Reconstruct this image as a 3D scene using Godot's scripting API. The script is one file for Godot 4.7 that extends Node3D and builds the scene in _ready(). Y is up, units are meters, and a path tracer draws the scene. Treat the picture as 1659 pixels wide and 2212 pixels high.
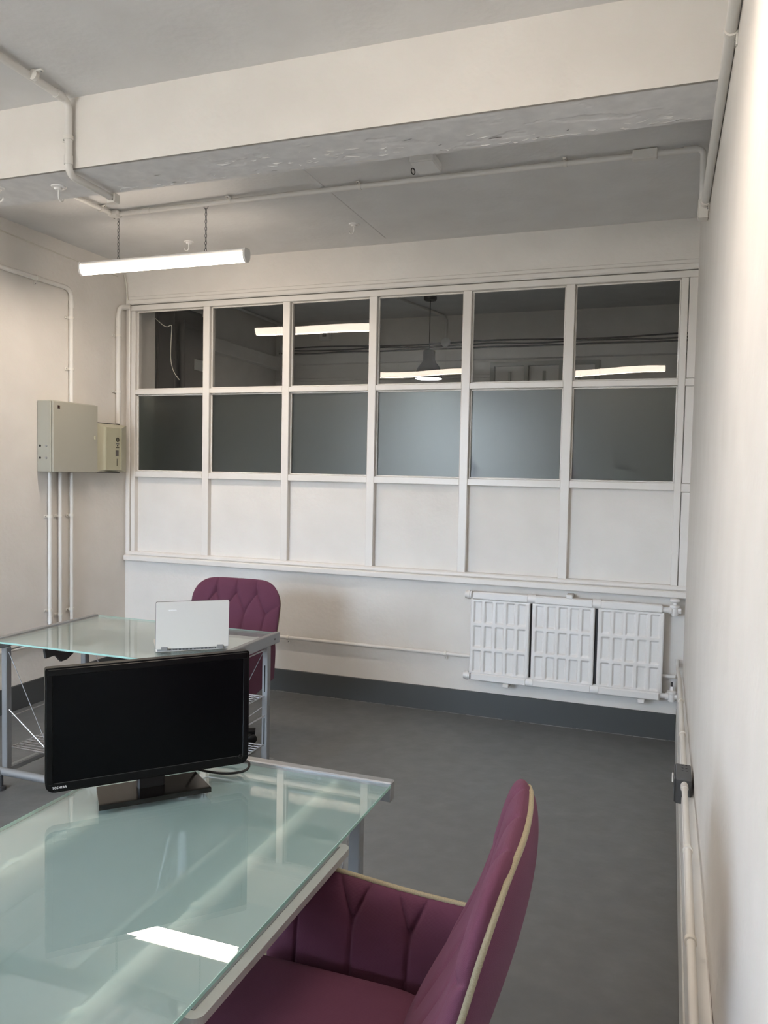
extends Node3D
# Small office: glazed partition, glass desks, purple chairs. Metres, y up. Partition face z = 0, floor y = 0, right wall x = 0.03.

const XL := -4.013      # face of the left wall
const XR := 0.03        # face of the right wall
const HC := 3.105       # ceiling
const ZF := 6.6         # face of the wall behind the camera
const DESK := 0.7475    # top of the desk glass

var M := {}
var taken := {}

# ---------------------------------------------------------------- nodes
func uname(n: String) -> String:
	if not taken.has(n):
		taken[n] = 0
		return n
	taken[n] += 1
	return "%s_%03d" % [n, taken[n]]

func thing(called: String, label: String, category: String, at := Vector3.ZERO, turn := 0.0, group := "") -> Node3D:
	var o := Node3D.new()
	o.name = uname(called)
	add_child(o)
	o.position = at
	o.rotation.y = turn
	o.set_meta("label", label)
	o.set_meta("category", category)
	if group != "":
		o.set_meta("group", group)
	return o

func struct(called: String, label: String) -> Node3D:
	var o := Node3D.new()
	o.name = uname(called)
	add_child(o)
	o.set_meta("kind", "structure")
	o.set_meta("label", label)
	return o

func part(parent: Node3D, called: String, mesh: Mesh, mat: Material, at := Vector3.ZERO, turn := Vector3.ZERO) -> MeshInstance3D:
	var o := MeshInstance3D.new()
	o.name = called
	o.mesh = mesh
	o.material_override = mat
	o.position = at
	o.rotation = turn
	o.cast_shadow = GeometryInstance3D.SHADOW_CASTING_SETTING_ON
	parent.add_child(o, true)
	return o

# ---------------------------------------------------------------- meshes
func _tri(st: SurfaceTool, a: Vector3, b: Vector3, c: Vector3, n: Vector3) -> void:
	# clockwise as seen from the side that n points to
	if (b - a).cross(c - a).dot(n) > 0.0:
		var t := b
		b = c
		c = t
	for p in [a, b, c]:
		st.set_normal(n)
		st.set_uv(Vector2(p.x, p.y))
		st.add_vertex(p)

func _poly(st: SurfaceTool, pts: Array, off: Vector3) -> void:
	var n: Vector3 = (pts[1] - pts[0]).cross(pts[2] - pts[0]).normalized()
	var mid := Vector3.ZERO
	for p in pts:
		mid += p
	mid /= pts.size()
	if n.dot(mid) < 0.0:
		n = -n
	for i in range(1, pts.size() - 1):
		_tri(st, pts[0] + off, pts[i] + off, pts[i + 1] + off, n)

func begin() -> SurfaceTool:
	var st := SurfaceTool.new()
	st.begin(Mesh.PRIMITIVE_TRIANGLES)
	return st

func add_box(st: SurfaceTool, size: Vector3, bevel := 0.0, off := Vector3.ZERO) -> void:
	var h := size / 2.0
	var b: float = min(bevel, min(h.x, min(h.y, h.z)) * 0.98)
	if b <= 0.0:
		b = 0.00002
	var ax := [Vector3(1, 0, 0), Vector3(0, 1, 0), Vector3(0, 0, 1)]
	var corner := func(s: Vector3, k: int) -> Vector3:
		var p := Vector3(s.x * (h.x - b), s.y * (h.y - b), s.z * (h.z - b))
		p[k] = s[k] * h[k]
		return p
	for k in 3:
		var i := (k + 1) % 3
		var j := (k + 2) % 3
		for sg in [-1.0, 1.0]:
			var q := []
			for c in [[-1.0, -1.0], [1.0, -1.0], [1.0, 1.0], [-1.0, 1.0]]:
				var s := Vector3.ZERO
				s[k] = sg
				s[i] = c[0]
				s[j] = c[1]
				q.append(corner.call(s, k))
			_poly(st, q, off)
	if bevel <= 0.0:
		return
	for k in 3:
		var i := (k + 1) % 3
		var j := (k + 2) % 3
		for a in [-1.0, 1.0]:
			for c in [-1.0, 1.0]:
				var s0 := Vector3.ZERO
				s0[k] = -1.0
				s0[i] = a
				s0[j] = c
				var s1 := s0
				s1[k] = 1.0
				_poly(st, [corner.call(s0, i), corner.call(s0, j), corner.call(s1, j), corner.call(s1, i)], off)
	for x in [-1.0, 1.0]:
		for y in [-1.0, 1.0]:
			for z in [-1.0, 1.0]:
				var s := Vector3(x, y, z)
				_poly(st, [corner.call(s, 0), corner.call(s, 1), corner.call(s, 2)], off)

func box(size: Vector3, bevel := 0.0) -> Mesh:
	var st := begin()
	add_box(st, size, bevel)
	return st.commit()

# box between two corners; returns [mesh, centre]
func span(parent: Node3D, called: String, a: Vector3, b: Vector3, mat: Material, bevel := 0.0) -> MeshInstance3D:
	var s := (b - a).abs()
	return part(parent, called, box(s, bevel), mat, (a + b) / 2.0)

func rounded(path: Array, bend: float, n := 6) -> Array:
	if bend <= 0.0 or path.size() < 3:
		return path
	var out := [path[0]]
	for i in range(1, path.size() - 1):
		var p: Vector3 = path[i]
		var a: Vector3 = path[i - 1]
		var c: Vector3 = path[i + 1]
		var da: float = min(bend, a.distance_to(p) * 0.49)
		var dc: float = min(bend, c.distance_to(p) * 0.49)
		var s := p + (a - p).normalized() * da
		var e := p + (c - p).normalized() * dc
		for k in n + 1:
			var t := float(k) / n
			out.append(s * (1 - t) * (1 - t) + p * 2.0 * t * (1 - t) + e * t * t)
	out.append(path[-1])
	return out

func add_tube(st: SurfaceTool, path_in: Array, r: float, sides := 10, bend := 0.0, closed := false) -> void:
	var path := rounded(path_in, bend)
	var n := path.size()
	var rings := []
	var up := Vector3.UP
	var first: Vector3 = (path[1] - path[0]).normalized()
	if abs(first.dot(up)) > 0.9:
		up = Vector3.RIGHT
	var side := first.cross(up).normalized()
	for i in n:
		var d: Vector3
		if closed:
			d = (path[(i + 1) % n] - path[(i - 1 + n) % n]).normalized()
		elif i == 0:
			d = first
		elif i == n - 1:
			d = (path[n - 1] - path[n - 2]).normalized()
		else:
			d = ((path[i + 1] - path[i]).normalized() + (path[i] - path[i - 1]).normalized()).normalized()
		side = (side - d * side.dot(d)).normalized()
		var other := d.cross(side)
		var ring := []
		for k in sides:
			var a := TAU * k / sides
			ring.append(side * cos(a) + other * sin(a))
		rings.append(ring)
	var last := n if closed else n - 1
	for i in last:
		var j := (i + 1) % n
		for k in sides:
			var l := (k + 1) % sides
			var quad := [[i, k], [i, l], [j, l], [j, k]]
			var nn: Vector3 = rings[i][k] + rings[j][l]
			for tri in [[0, 1, 2], [0, 2, 3]]:
				var v := []
				for t in tri:
					v.append([path[quad[t][0]] + rings[quad[t][0]][quad[t][1]] * r, rings[quad[t][0]][quad[t][1]]])
				if (v[1][0] - v[0][0]).cross(v[2][0] - v[0][0]).dot(nn) > 0.0:
					var sw = v[1]
					v[1] = v[2]
					v[2] = sw
				for e in v:
					st.set_normal(e[1])
					st.set_uv(Vector2(0, 0))
					st.add_vertex(e[0])
	if not closed:
		for e in [[0, -first], [n - 1, (path[n - 1] - path[n - 2]).normalized()]]:
			for k in range(1, sides - 1):
				_tri(st, path[e[0]] + rings[e[0]][0] * r, path[e[0]] + rings[e[0]][k] * r, path[e[0]] + rings[e[0]][k + 1] * r, e[1])

func tube(path: Array, r: float, sides := 10, bend := 0.0) -> Mesh:
	var st := begin()
	add_tube(st, path, r, sides, bend)
	return st.commit()

func ring(c: Vector3, axis: Vector3, r: float, t: float, n := 20, sides := 6) -> Mesh:
	var st := begin()
	var u := axis.cross(Vector3.UP if abs(axis.y) < 0.9 else Vector3.RIGHT).normalized()
	var v := axis.cross(u).normalized()
	var p := []
	for i in n:
		var a := TAU * i / n
		p.append(c + (u * cos(a) + v * sin(a)) * r)
	add_tube(st, p, t, sides, 0.0, true)
	return st.commit()

# profile: [Vector2(radius, height)...] from bottom to top
func add_lathe(st: SurfaceTool, prof: Array, segs := 24, xf := Transform3D()) -> void:
	var m := prof.size()
	var seg_n := []
	for i in m - 1:
		var d: Vector2 = prof[i + 1] - prof[i]
		seg_n.append(Vector2(d.y, -d.x).normalized())
	for i in m - 1:
		var na: Vector2 = seg_n[i]
		var nb: Vector2 = seg_n[i]
		if i > 0 and seg_n[i - 1].dot(seg_n[i]) > 0.75:
			na = (seg_n[i - 1] + seg_n[i]).normalized()
		if i < m - 2 and seg_n[i + 1].dot(seg_n[i]) > 0.75:
			nb = (seg_n[i + 1] + seg_n[i]).normalized()
		for k in segs:
			var a0 := TAU * k / segs
			var a1 := TAU * (k + 1) / segs
			var v := []
			for e in [[prof[i], na, a0], [prof[i], na, a1], [prof[i + 1], nb, a1], [prof[i + 1], nb, a0]]:
				v.append([Vector3(e[0].x * cos(e[2]), e[0].y, e[0].x * sin(e[2])), Vector3(e[1].x * cos(e[2]), e[1].y, e[1].x * sin(e[2]))])
			for tri in [[0, 1, 2], [0, 2, 3]]:
				var q := [v[tri[0]], v[tri[1]], v[tri[2]]]
				if (q[1][0] - q[0][0]).cross(q[2][0] - q[0][0]).length() < 1e-12:
					continue
				if (q[1][0] - q[0][0]).cross(q[2][0] - q[0][0]).dot(q[0][1] + q[1][1] + q[2][1]) > 0.0:
					q = [q[0], q[2], q[1]]
				for e in q:
					st.set_normal((xf.basis * e[1]).normalized())
					st.set_uv(Vector2(0, 0))
					st.add_vertex(xf * e[0])

func lathe(prof: Array, segs := 24, xf := Transform3D()) -> Mesh:
	var st := begin()
	add_lathe(st, prof, segs, xf)
	return st.commit()

# polygon in xy extruded along z, centred on z = 0
func add_prism(st: SurfaceTool, poly: PackedVector2Array, depth: float, xf := Transform3D()) -> void:
	var idx := Geometry2D.triangulate_polygon(poly)
	var h := depth / 2.0
	for s in [-1.0, 1.0]:
		for i in range(0, idx.size(), 3):
			var p := []
			for k in 3:
				var q := poly[idx[i + k]]
				p.append(xf * Vector3(q.x, q.y, s * h))
			_tri(st, p[0], p[1], p[2], (xf.basis * Vector3(0, 0, s)).normalized())
	var cw := Geometry2D.is_polygon_clockwise(poly)
	for i in poly.size():
		var a := poly[i]
		var b := poly[(i + 1) % poly.size()]
		var d := (b - a).normalized()
		var n2 := Vector2(-d.y, d.x) if cw else Vector2(d.y, -d.x)
		var n := (xf.basis * Vector3(n2.x, n2.y, 0)).normalized()
		var q := [xf * Vector3(a.x, a.y, -h), xf * Vector3(b.x, b.y, -h), xf * Vector3(b.x, b.y, h), xf * Vector3(a.x, a.y, h)]
		_tri(st, q[0], q[1], q[2], n)
		_tri(st, q[0], q[2], q[3], n)

func prism(poly: PackedVector2Array, depth: float, xf := Transform3D()) -> Mesh:
	var st := begin()
	add_prism(st, poly, depth, xf)
	return st.commit()

func round_rect(w: float, h: float, r: Array, n := 6) -> PackedVector2Array:
	# r: radii bottom-left, bottom-right, top-right, top-left
	var out := PackedVector2Array()
	var cs := [Vector2(-w / 2, -h / 2), Vector2(w / 2, -h / 2), Vector2(w / 2, h / 2), Vector2(-w / 2, h / 2)]
	var ins := [Vector2(1, 1), Vector2(-1, 1), Vector2(-1, -1), Vector2(1, -1)]
	for k in 4:
		if r[k] <= 0.0:
			out.append(cs[k])
			continue
		var c: Vector2 = cs[k] + ins[k] * r[k]
		for i in n + 1:
			var a := PI + k * PI / 2 + (PI / 2) * i / n
			out.append(c + Vector2(cos(a), sin(a)) * r[k])
	return out

# smooth surface through f(i / nu, j / nv); toward: rough direction that is outside
func add_grid(st: SurfaceTool, nu: int, nv: int, f: Callable, toward: Vector3) -> void:
	var p := []
	for j in nv + 1:
		var row := []
		for i in nu + 1:
			row.append(f.call(float(i) / nu, float(j) / nv))
		p.append(row)
	var flip := 1.0
	var mid: Vector3 = (p[nv / 2][nu / 2 + 1] - p[nv / 2][nu / 2]).cross(p[nv / 2 + 1][nu / 2] - p[nv / 2][nu / 2])
	if mid.dot(toward) < 0.0:
		flip = -1.0
	var nrm := []
	for j in nv + 1:
		var row := []
		for i in nu + 1:
			var du: Vector3 = p[j][min(i + 1, nu)] - p[j][max(i - 1, 0)]
			var dv: Vector3 = p[min(j + 1, nv)][i] - p[max(j - 1, 0)][i]
			row.append(du.cross(dv).normalized() * flip)
		nrm.append(row)
	for j in nv:
		for i in nu:
			var q := [[i, j], [i + 1, j], [i + 1, j + 1], [i, j + 1]]
			for tri in ([[0, 2, 1], [0, 3, 2]] if flip > 0 else [[0, 1, 2], [0, 2, 3]]):
				for t in tri:
					st.set_normal(nrm[q[t][1]][q[t][0]])
					st.set_uv(Vector2(float(q[t][0]) / nu, float(q[t][1]) / nv))
					st.add_vertex(p[q[t][1]][q[t][0]])

func grid(nu: int, nv: int, f: Callable, toward: Vector3) -> Mesh:
	var st := begin()
	add_grid(st, nu, nv, f, toward)
	return st.commit()

func words(t: String, size: float, depth := 0.0006, bold := 400, italic := false) -> Mesh:
	var m := TextMesh.new()
	var f := SystemFont.new()
	f.font_names = PackedStringArray(["Droid Sans"])
	f.font_weight = bold
	f.font_italic = italic
	m.font = f
	m.text = t
	m.font_size = 64
	m.pixel_size = size / 64.0
	m.depth = depth
	return m

# ---------------------------------------------------------------- materials
func mat(c: Color, rough := 0.6, metal := 0.0, spec := 0.5) -> StandardMaterial3D:
	var m := StandardMaterial3D.new()
	m.albedo_color = c
	m.roughness = rough
	m.metallic = metal
	m.metallic_specular = spec
	return m

func noise_tex(freq: float, seed_: int, ramp: Gradient = null, size := 512, oct := 4, normal := false, bump := 4.0) -> NoiseTexture2D:
	var n := FastNoiseLite.new()
	n.noise_type = FastNoiseLite.TYPE_SIMPLEX_SMOOTH
	n.frequency = freq
	n.seed = seed_
	n.fractal_octaves = oct
	var t := NoiseTexture2D.new()
	t.noise = n
	t.width = size
	t.height = size
	t.seamless = true
	t.color_ramp = ramp
	t.as_normal_map = normal
	t.bump_strength = bump
	return t

func ramp(stops: Array) -> Gradient:
	var g := Gradient.new()
	var o := PackedFloat32Array()
	var c := PackedColorArray()
	for s in stops:
		o.append(s[0])
		c.append(s[1])
	g.offsets = o
	g.colors = c
	return g

func tri(m: StandardMaterial3D, s: float) -> StandardMaterial3D:
	m.uv1_triplanar = true
	m.uv1_world_triplanar = true
	m.uv1_scale = Vector3(s, s, s)
	return m

func make_materials() -> void:
	# painted plaster: slightly uneven roller coat
	var wall := mat(Color.WHITE, 0.62)
	wall.albedo_texture = noise_tex(0.006, 3, ramp([[0.0, Color(0.868, 0.853, 0.832)], [1.0, Color(0.893, 0.880, 0.860)]]), 512, 3)
	wall.normal_enabled = true
	wall.normal_texture = noise_tex(0.05, 8, null, 512, 4, true, 3.0)
	wall.normal_scale = 0.12
	M.wall = tri(wall, 0.9)
	var ceil := wall.duplicate()
	ceil.albedo_texture = noise_tex(0.007, 4, ramp([[0.0, Color(0.84, 0.838, 0.835)], [1.0, Color(0.87, 0.87, 0.867)]]), 512, 3)
	M.ceiling = ceil
	# flaking, patched concrete under the beam
	var rough := mat(Color.WHITE, 0.5)
	rough.albedo_texture = noise_tex(0.02, 14, ramp([[0.0, Color(0.83, 0.83, 0.835)], [1.0, Color(0.90, 0.90, 0.90)]]), 512, 4)
	M.rough = tri(rough, 1.0)
	M.gloss = mat(Color(0.885, 0.873, 0.855), 0.32)          # gloss-painted timber
	M.pipe = mat(Color(0.87, 0.862, 0.845), 0.4)           # painted conduit
	M.plastic = mat(Color(0.88, 0.87, 0.845), 0.35)
	M.white = mat(Color(0.9, 0.9, 0.895), 0.4)
	var fl := mat(Color.WHITE, 0.42)
	fl.albedo_texture = noise_tex(0.012, 21, ramp([[0.0, Color(0.378, 0.384, 0.387)], [0.55, Color(0.397, 0.403, 0.406)], [1.0, Color(0.418, 0.423, 0.425)]]), 1024, 5)
	fl.roughness_texture = noise_tex(0.02, 22, ramp([[0.0, Color(0.8, 0.8, 0.8)], [1.0, Color(1, 1, 1)]]), 512, 4)
	fl.normal_enabled = true
	fl.normal_texture = noise_tex(0.03, 23, null, 512, 5, true, 3.0)
	fl.normal_scale = 0.1
	M.floor = tri(fl, 0.55)
	M.skirt = mat(Color(0.27, 0.28, 0.285), 0.45)
	M.edge = mat(Color(0.55, 0.55, 0.54), 0.7)
	# glass
	var clear := mat(Color(0.85, 0.9, 0.88, 0.002), 0.0)
	clear.transparency = BaseMaterial3D.TRANSPARENCY_ALPHA
	clear.metallic_specular = 0.41
	M.pane = clear
	var fr := mat(Color(0.68, 0.715, 0.70, 0.004), 0.31)
	fr.refraction_enabled = true
	fr.refraction_scale = 0.05
	fr.metallic_specular = 0.27
	M.frosted = fr
	var dg := mat(Color(0.75, 0.88, 0.86, 0.02), 0.0)
	dg.transparency = BaseMaterial3D.TRANSPARENCY_ALPHA
	M.desk_glass = dg
	var df := mat(Color(0.70, 0.84, 0.845, 0.58), 0.8)
	df.transparency = BaseMaterial3D.TRANSPARENCY_ALPHA
	df.backlight_enabled = true
	df.backlight = Color(0.75, 0.85, 0.83)
	M.frosting = df
	M.glass_edge = mat(Color(0.60, 0.77, 0.735), 0.3)
	# metals
	M.alu = mat(Color(0.60, 0.61, 0.62), 0.42, 0.55)
	M.chrome = mat(Color(0.80, 0.80, 0.81), 0.3, 1.0)
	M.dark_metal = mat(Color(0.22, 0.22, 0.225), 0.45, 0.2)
	M.slot = mat(Color(0.02, 0.02, 0.02), 0.8)
	M.tray = mat(Color(0.50, 0.51, 0.52), 0.45, 0.2)
	M.tray_rim = mat(Color(0.72, 0.72, 0.71), 0.42, 0.2)
	# furniture
	var fab := mat(Color(0.37, 0.215, 0.285), 0.9, 0.0, 0.3)
	fab.normal_enabled = true
	fab.normal_texture = weave()
	fab.normal_scale = 0.35
	fab.rim_enabled = true
	fab.rim = 0.2
	fab.rim_tint = 0.6
	fab.uv1_triplanar = true
	fab.uv1_scale = Vector3(24, 24, 24)
	M.fabric = fab
	var pip := mat(Color(0.66, 0.62, 0.53), 0.9)
	pip.albedo_texture = noise_tex(0.2, 31, ramp([[0.0, Color(0.78, 0.76, 0.7)], [1.0, Color(1, 1, 1)]]), 256, 3)
	pip.uv1_triplanar = true
	pip.uv1_scale = Vector3(6, 6, 6)
	M.piping = pip
	M.black = mat(Color(0.03, 0.03, 0.033), 0.45)
	M.gloss_black = mat(Color(0.022, 0.02, 0.02), 0.12)
	M.screen = mat(Color(0.02, 0.025, 0.032), 0.28, 0.0, 0.22)
	M.bezel = mat(Color(0.03, 0.033, 0.038), 0.3, 0.0, 0.3)
	M.silver = mat(Color(0.85, 0.84, 0.818), 0.42, 0.1)
	M.print = mat(Color(0.8, 0.8, 0.8), 0.4)
	M.logo = mat(Color(0.97, 0.97, 0.97), 0.3)
	M.grey_box = mat(Color(0.66, 0.655, 0.61), 0.38)
	M.dispenser = mat(Color(0.70, 0.69, 0.60), 0.3)
	M.ink = mat(Color(0.06, 0.06, 0.05), 0.6)
	M.sticker = mat(Color(0.40, 0.39, 0.385), 0.5)
	M.badge = mat(Color(0.09, 0.045, 0.03), 0.4)
	M.badge_line = mat(Color(0.42, 0.29, 0.27), 0.4)
	M.socket = mat(Color(0.32, 0.33, 0.34), 0.4, 0.3)
	M.trunk = mat(Color(0.80, 0.80, 0.79), 0.35)
	# next room
	M.door = mat(Color(0.14, 0.15, 0.185), 0.5)
	M.lamp = mat(Color(0.10, 0.108, 0.125), 0.55)
	M.lamp_in = mat(Color(0.9, 0.9, 0.88), 0.5)
	M.timber = mat(Color(0.68, 0.68, 0.65), 0.6)
	M.leaf = mat(Color(0.12, 0.2, 0.09), 0.6)
	M.orange = mat(Color(0.62, 0.30, 0.14), 0.6)
	M.cable = mat(Color(0.85, 0.84, 0.8), 0.5)
	var led := mat(Color(1, 1, 1), 0.4)
	led.emission_enabled = true
	led.emission = Color(1.0, 0.93, 0.855)
	led.emission_energy_multiplier = 20.0
	M.led = led
	var bulb := mat(Color(1, 1, 1), 0.4)
	bulb.emission_enabled = true
	bulb.emission = Color(0.93, 0.97, 1.0)
	bulb.emission_energy_multiplier = 30.0
	M.bulb = bulb

func weave() -> ImageTexture:
	var n := 128
	var im := Image.create(n, n, false, Image.FORMAT_RGB8)
	for y in n:
		for x in n:
			var a := TAU * (x + (4 if (y / 8) % 2 == 0 else 0)) / 8.0
			var b := TAU * y / 8.0
			var v := 0.5 + 0.25 * cos(a) + 0.25 * cos(b)
			im.set_pixel(x, y, Color(v, v, v))
	im.bump_map_to_normal_map(3.0)
	return ImageTexture.create_from_image(im)

# ---------------------------------------------------------------- start
func _ready() -> void:
	var cam := Camera3D.new()
	cam.name = "camera"
	add_child(cam)
	cam.position = Vector3(-0.0799, 1.5885, 5.0133)
	cam.rotation_order = EULER_ORDER_YXZ
	cam.rotation_degrees = Vector3(-2.934, 19.929, 1.150)
	cam.fov = 66.016
	cam.near = 0.02
	cam.far = 60.0
	cam.current = true

	var we := WorldEnvironment.new()
	we.name = "surroundings"
	var env := Environment.new()
	var sky := Sky.new()
	var sm := ProceduralSkyMaterial.new()
	sm.sky_top_color = Color(0.86, 0.938, 1.025)
	sm.sky_horizon_color = Color(0.875, 0.943, 1.02)
	sm.ground_bottom_color = Color(0.99, 0.98, 0.95)
	sm.ground_horizon_color = Color(1.0, 0.985, 0.955)
	sm.sky_energy_multiplier = 4.36
	sm.ground_energy_multiplier = 2.7
	sky.sky_material = sm
	env.background_mode = Environment.BG_SKY
	env.sky = sky
	env.tonemap_mode = Environment.TONE_MAPPER_LINEAR
	env.tonemap_exposure = 1.0
	env.sdfgi_enabled = true
	env.ssao_enabled = true
	env.ssil_enabled = true
	we.environment = env
	add_child(we)

	make_materials()
	build_shell()
	build_partition()
	build_next_room()
	build_battens()
	build_conduits()
	build_wall_boxes()
	build_radiator()
	build_desks()
	build_chairs()
	build_monitor()
	build_laptop()
	build_ceiling_bits()

# ---------------------------------------------------------------- room shell
func build_shell() -> void:
	var fl := struct("floor", "dark grey painted concrete floor of the office")
	span(fl, "slab", Vector3(XL - 0.15, -0.12, -0.1), Vector3(XR + 0.25, 0, ZF + 0.15), M.floor)
	var ce := struct("ceiling", "white painted ceiling above the office")
	span(ce, "slab", Vector3(XL - 0.15, HC, -0.1), Vector3(XR + 0.25, HC + 0.12, ZF + 0.15), M.ceiling)
	# lining board on the right half of the far bay, its joint covered by a ridge
	var board := begin()
	add_prism(board, PackedVector2Array([Vector2(-1.875, 0.165), Vector2(0.03, 0.05), Vector2(0.03, 2.06), Vector2(-1.875, 2.06)]), 0.014, Transform3D(Basis(Vector3(1, 0, 0), Vector3(0, 0, 1), Vector3(0, 1, 0)), Vector3(0, HC - 0.007, 0)))
	part(ce, "lining_board", board.commit(), M.ceiling)
	span(ce, "joint_strip", Vector3(-1.893, HC - 0.017, 0.165), Vector3(-1.860, HC, 2.06), M.ceiling, 0.003)
	var wl := struct("wall_left", "white painted left wall with conduits")
	span(wl, "plaster", Vector3(XL - 0.15, 0, 0), Vector3(XL, HC, ZF + 0.15), M.wall)
	var wr := struct("wall_right", "white painted right wall running past the camera")
	part(wr, "plaster", box(Vector3(0.1, HC, 6.9)), M.wall, Vector3(0.0285 + 0.05 + 0.0073 * 3.35, HC / 2, 3.35), Vector3(0, 0.0073, 0))
	var wb := struct("wall_back", "white painted wall below and above the glazed partition")
	span(wb, "dwarf_wall", Vector3(XL, 0, -0.12), Vector3(XR + 0.02, 0.885, 0), M.wall)
	span(wb, "upper_wall", Vector3(XL, 2.86, -0.12), Vector3(XR + 0.02, HC, 0), M.wall)
	span(wb, "side_strip", Vector3(XL, 0.885, -0.12), Vector3(-3.99, 2.86, 0), M.wall)
	var wf := struct("wall_front", "white painted window wall behind the camera")
	span(wf, "dado", Vector3(XL, 0, ZF), Vector3(XR + 0.2, 0.95, ZF + 0.15), M.wall)
	span(wf, "lintel", Vector3(XL, 2.65, ZF), Vector3(XR + 0.2, HC, ZF + 0.15), M.wall)
	var n := 2
	for w in [[-3.92, -2.27]]:
		var wi := struct("window_%d" % n, "white framed window behind the camera letting in daylight")
		n += 1
		for y in [[0.95, 1.0], [1.8, 1.84], [2.6, 2.65]]:
			span(wi, "window_frame", Vector3(w[0], y[0], ZF + 0.04), Vector3(w[1], y[1], ZF + 0.10), M.gloss)
		for x in [w[0], (w[0] + w[1]) / 2 - 0.025, w[1] - 0.05]:
			span(wi, "window_frame", Vector3(x, 0.95, ZF + 0.045), Vector3(x + 0.05, 2.65, ZF + 0.095), M.gloss)
		span(wi, "pane", Vector3(w[0] + 0.02, 0.97, ZF + 0.068), Vector3(w[1] - 0.02, 2.63, ZF + 0.072), M.pane)
	for x in [[XL, -3.92], [-2.27, XR + 0.2]]:
		span(wf, "pier", Vector3(x[0], 0.95, ZF), Vector3(x[1], 2.65, ZF + 0.15), M.wall)
	# beam across the room
	var bm := struct("ceiling_beam", "white concrete beam crossing the ceiling with a patched flaking underside")
	span(bm, "beam_body", Vector3(XL, 2.818, 2.057), Vector3(XR + 0.02, HC, 2.324), M.wall)
	var nz := FastNoiseLite.new()
	nz.seed = 5
	nz.noise_type = FastNoiseLite.TYPE_SIMPLEX_SMOOTH
	nz.fractal_octaves = 4
	nz.frequency = 6.0
	var rz := FastNoiseLite.new()
	rz.seed = 9
	rz.noise_type = FastNoiseLite.TYPE_SIMPLEX_SMOOTH
	rz.fractal_type = FastNoiseLite.FRACTAL_RIDGED
	rz.fractal_octaves = 3
	rz.frequency = 4.0
	var under := func(u: float, v: float) -> Vector3:
		var x: float = lerp(XL, XR + 0.02, u)
		var z: float = lerp(2.049, 2.3245, v)
		var wear := smoothstep(-2.6, -1.9, x) * (0.45 + 0.55 * smoothstep(-0.15, 0.25, nz.get_noise_2d(x * 0.35, z * 0.5)))
		var edge: float = smoothstep(0.0, 0.12, v) * smoothstep(0.0, 0.08, 1.0 - v)
		var h := nz.get_noise_2d(x * 0.5, z) * 0.0016 * (0.3 + wear)
		var rg: float = rz.get_noise_2d(x * 0.45, z * 1.9)
		h -= smoothstep(0.76, 0.95, rg) * 0.006 * wear * smoothstep(0.0, 0.35, nz.get_noise_2d(x * 0.22 + 3.0, z * 0.9 + 7.0))
		h += smoothstep(0.30, 0.36, nz.get_noise_2d(x * 0.5 + 9.0, z * 1.3)) * 0.0025 * wear
		var zz: float = z + nz.get_noise_2d(x * 1.3, 4.0) * 0.012 * (1.0 - v) * (0.3 + wear)
		return Vector3(x, 2.811 + h * edge + (1.0 - edge) * 0.0005, zz)
	part(bm, "underside", grid(640, 48, under, Vector3.DOWN), M.rough)
	# curling slivers of old paint
	var rng := RandomNumberGenerator.new()
	rng.seed = 77
	var fk := begin()
	for i in 95:
		var x := -2.45 + 2.4 * pow(rng.randf(), 0.85)
		var z := clampf(2.10 + 0.05 * sin(x * 3.0) + rng.randfn(0.0, 0.045), 2.07, 2.29)
		var l := rng.randf_range(0.012, 0.075)
		var wd := rng.randf_range(0.0025, 0.007)
		var dip := rng.randf_range(0.003, 0.008)
		var yaw := rng.randfn(0.0, 0.25)
		var d := Vector3(cos(yaw), 0, sin(yaw))
		var nn := Vector3(-sin(yaw), 0, cos(yaw))
		var a := Vector3(x, 2.8125, z)
		var mid := a + d * l * rng.randf_range(0.35, 0.65) + nn * wd + Vector3(0, -dip, 0)
		var b := a + d * l
		_tri(fk, a, mid, b, Vector3(0, -0.6, 0.8))
		_tri(fk, a + nn * 0.0008, mid + nn * 0.0008, b + nn * 0.0008, Vector3(0, 0.6, -0.8))
	part(bm, "peeling_paint", fk.commit(), M.white).set_meta("kind", "stuff")
	span(bm, "back_arris", Vector3(XL, 2.8115, 2.057), Vector3(XR + 0.02, 2.82, 2.0635), M.wall)
	var bb := struct("baseboard_back", "dark grey painted skirting band under the partition wall")
	span(bb, "band", Vector3(XL, 0, -0.001), Vector3(0.0, 0.161, 0.012), M.skirt, 0.002)
	part(bb, "paint_edge", ragged(XL, -0.02, 0.0015, 0.0125, 1), M.edge)
	var bl := struct("baseboard_left", "dark grey painted skirting band along the left wall")
	span(bl, "band", Vector3(XL, 0, 0), Vector3(XL + 0.012, 0.161, ZF), M.skirt, 0.002)
	var br := struct("baseboard_right", "pale trunking skirting along the foot of the right wall")
	span(br, "cover", Vector3(0.0, 0.0, 0.013), Vector3(0.05, 0.20, 5.8), M.trunk, 0.003)
	span(br, "trunking", Vector3(0.0005, 0.26, 0.04), Vector3(0.05, 0.40, 5.8), M.white, 0.004)
	span(br, "backing", Vector3(0.012, 0.20, 0.04), Vector3(0.05, 0.26, 5.8), M.trunk)

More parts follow.
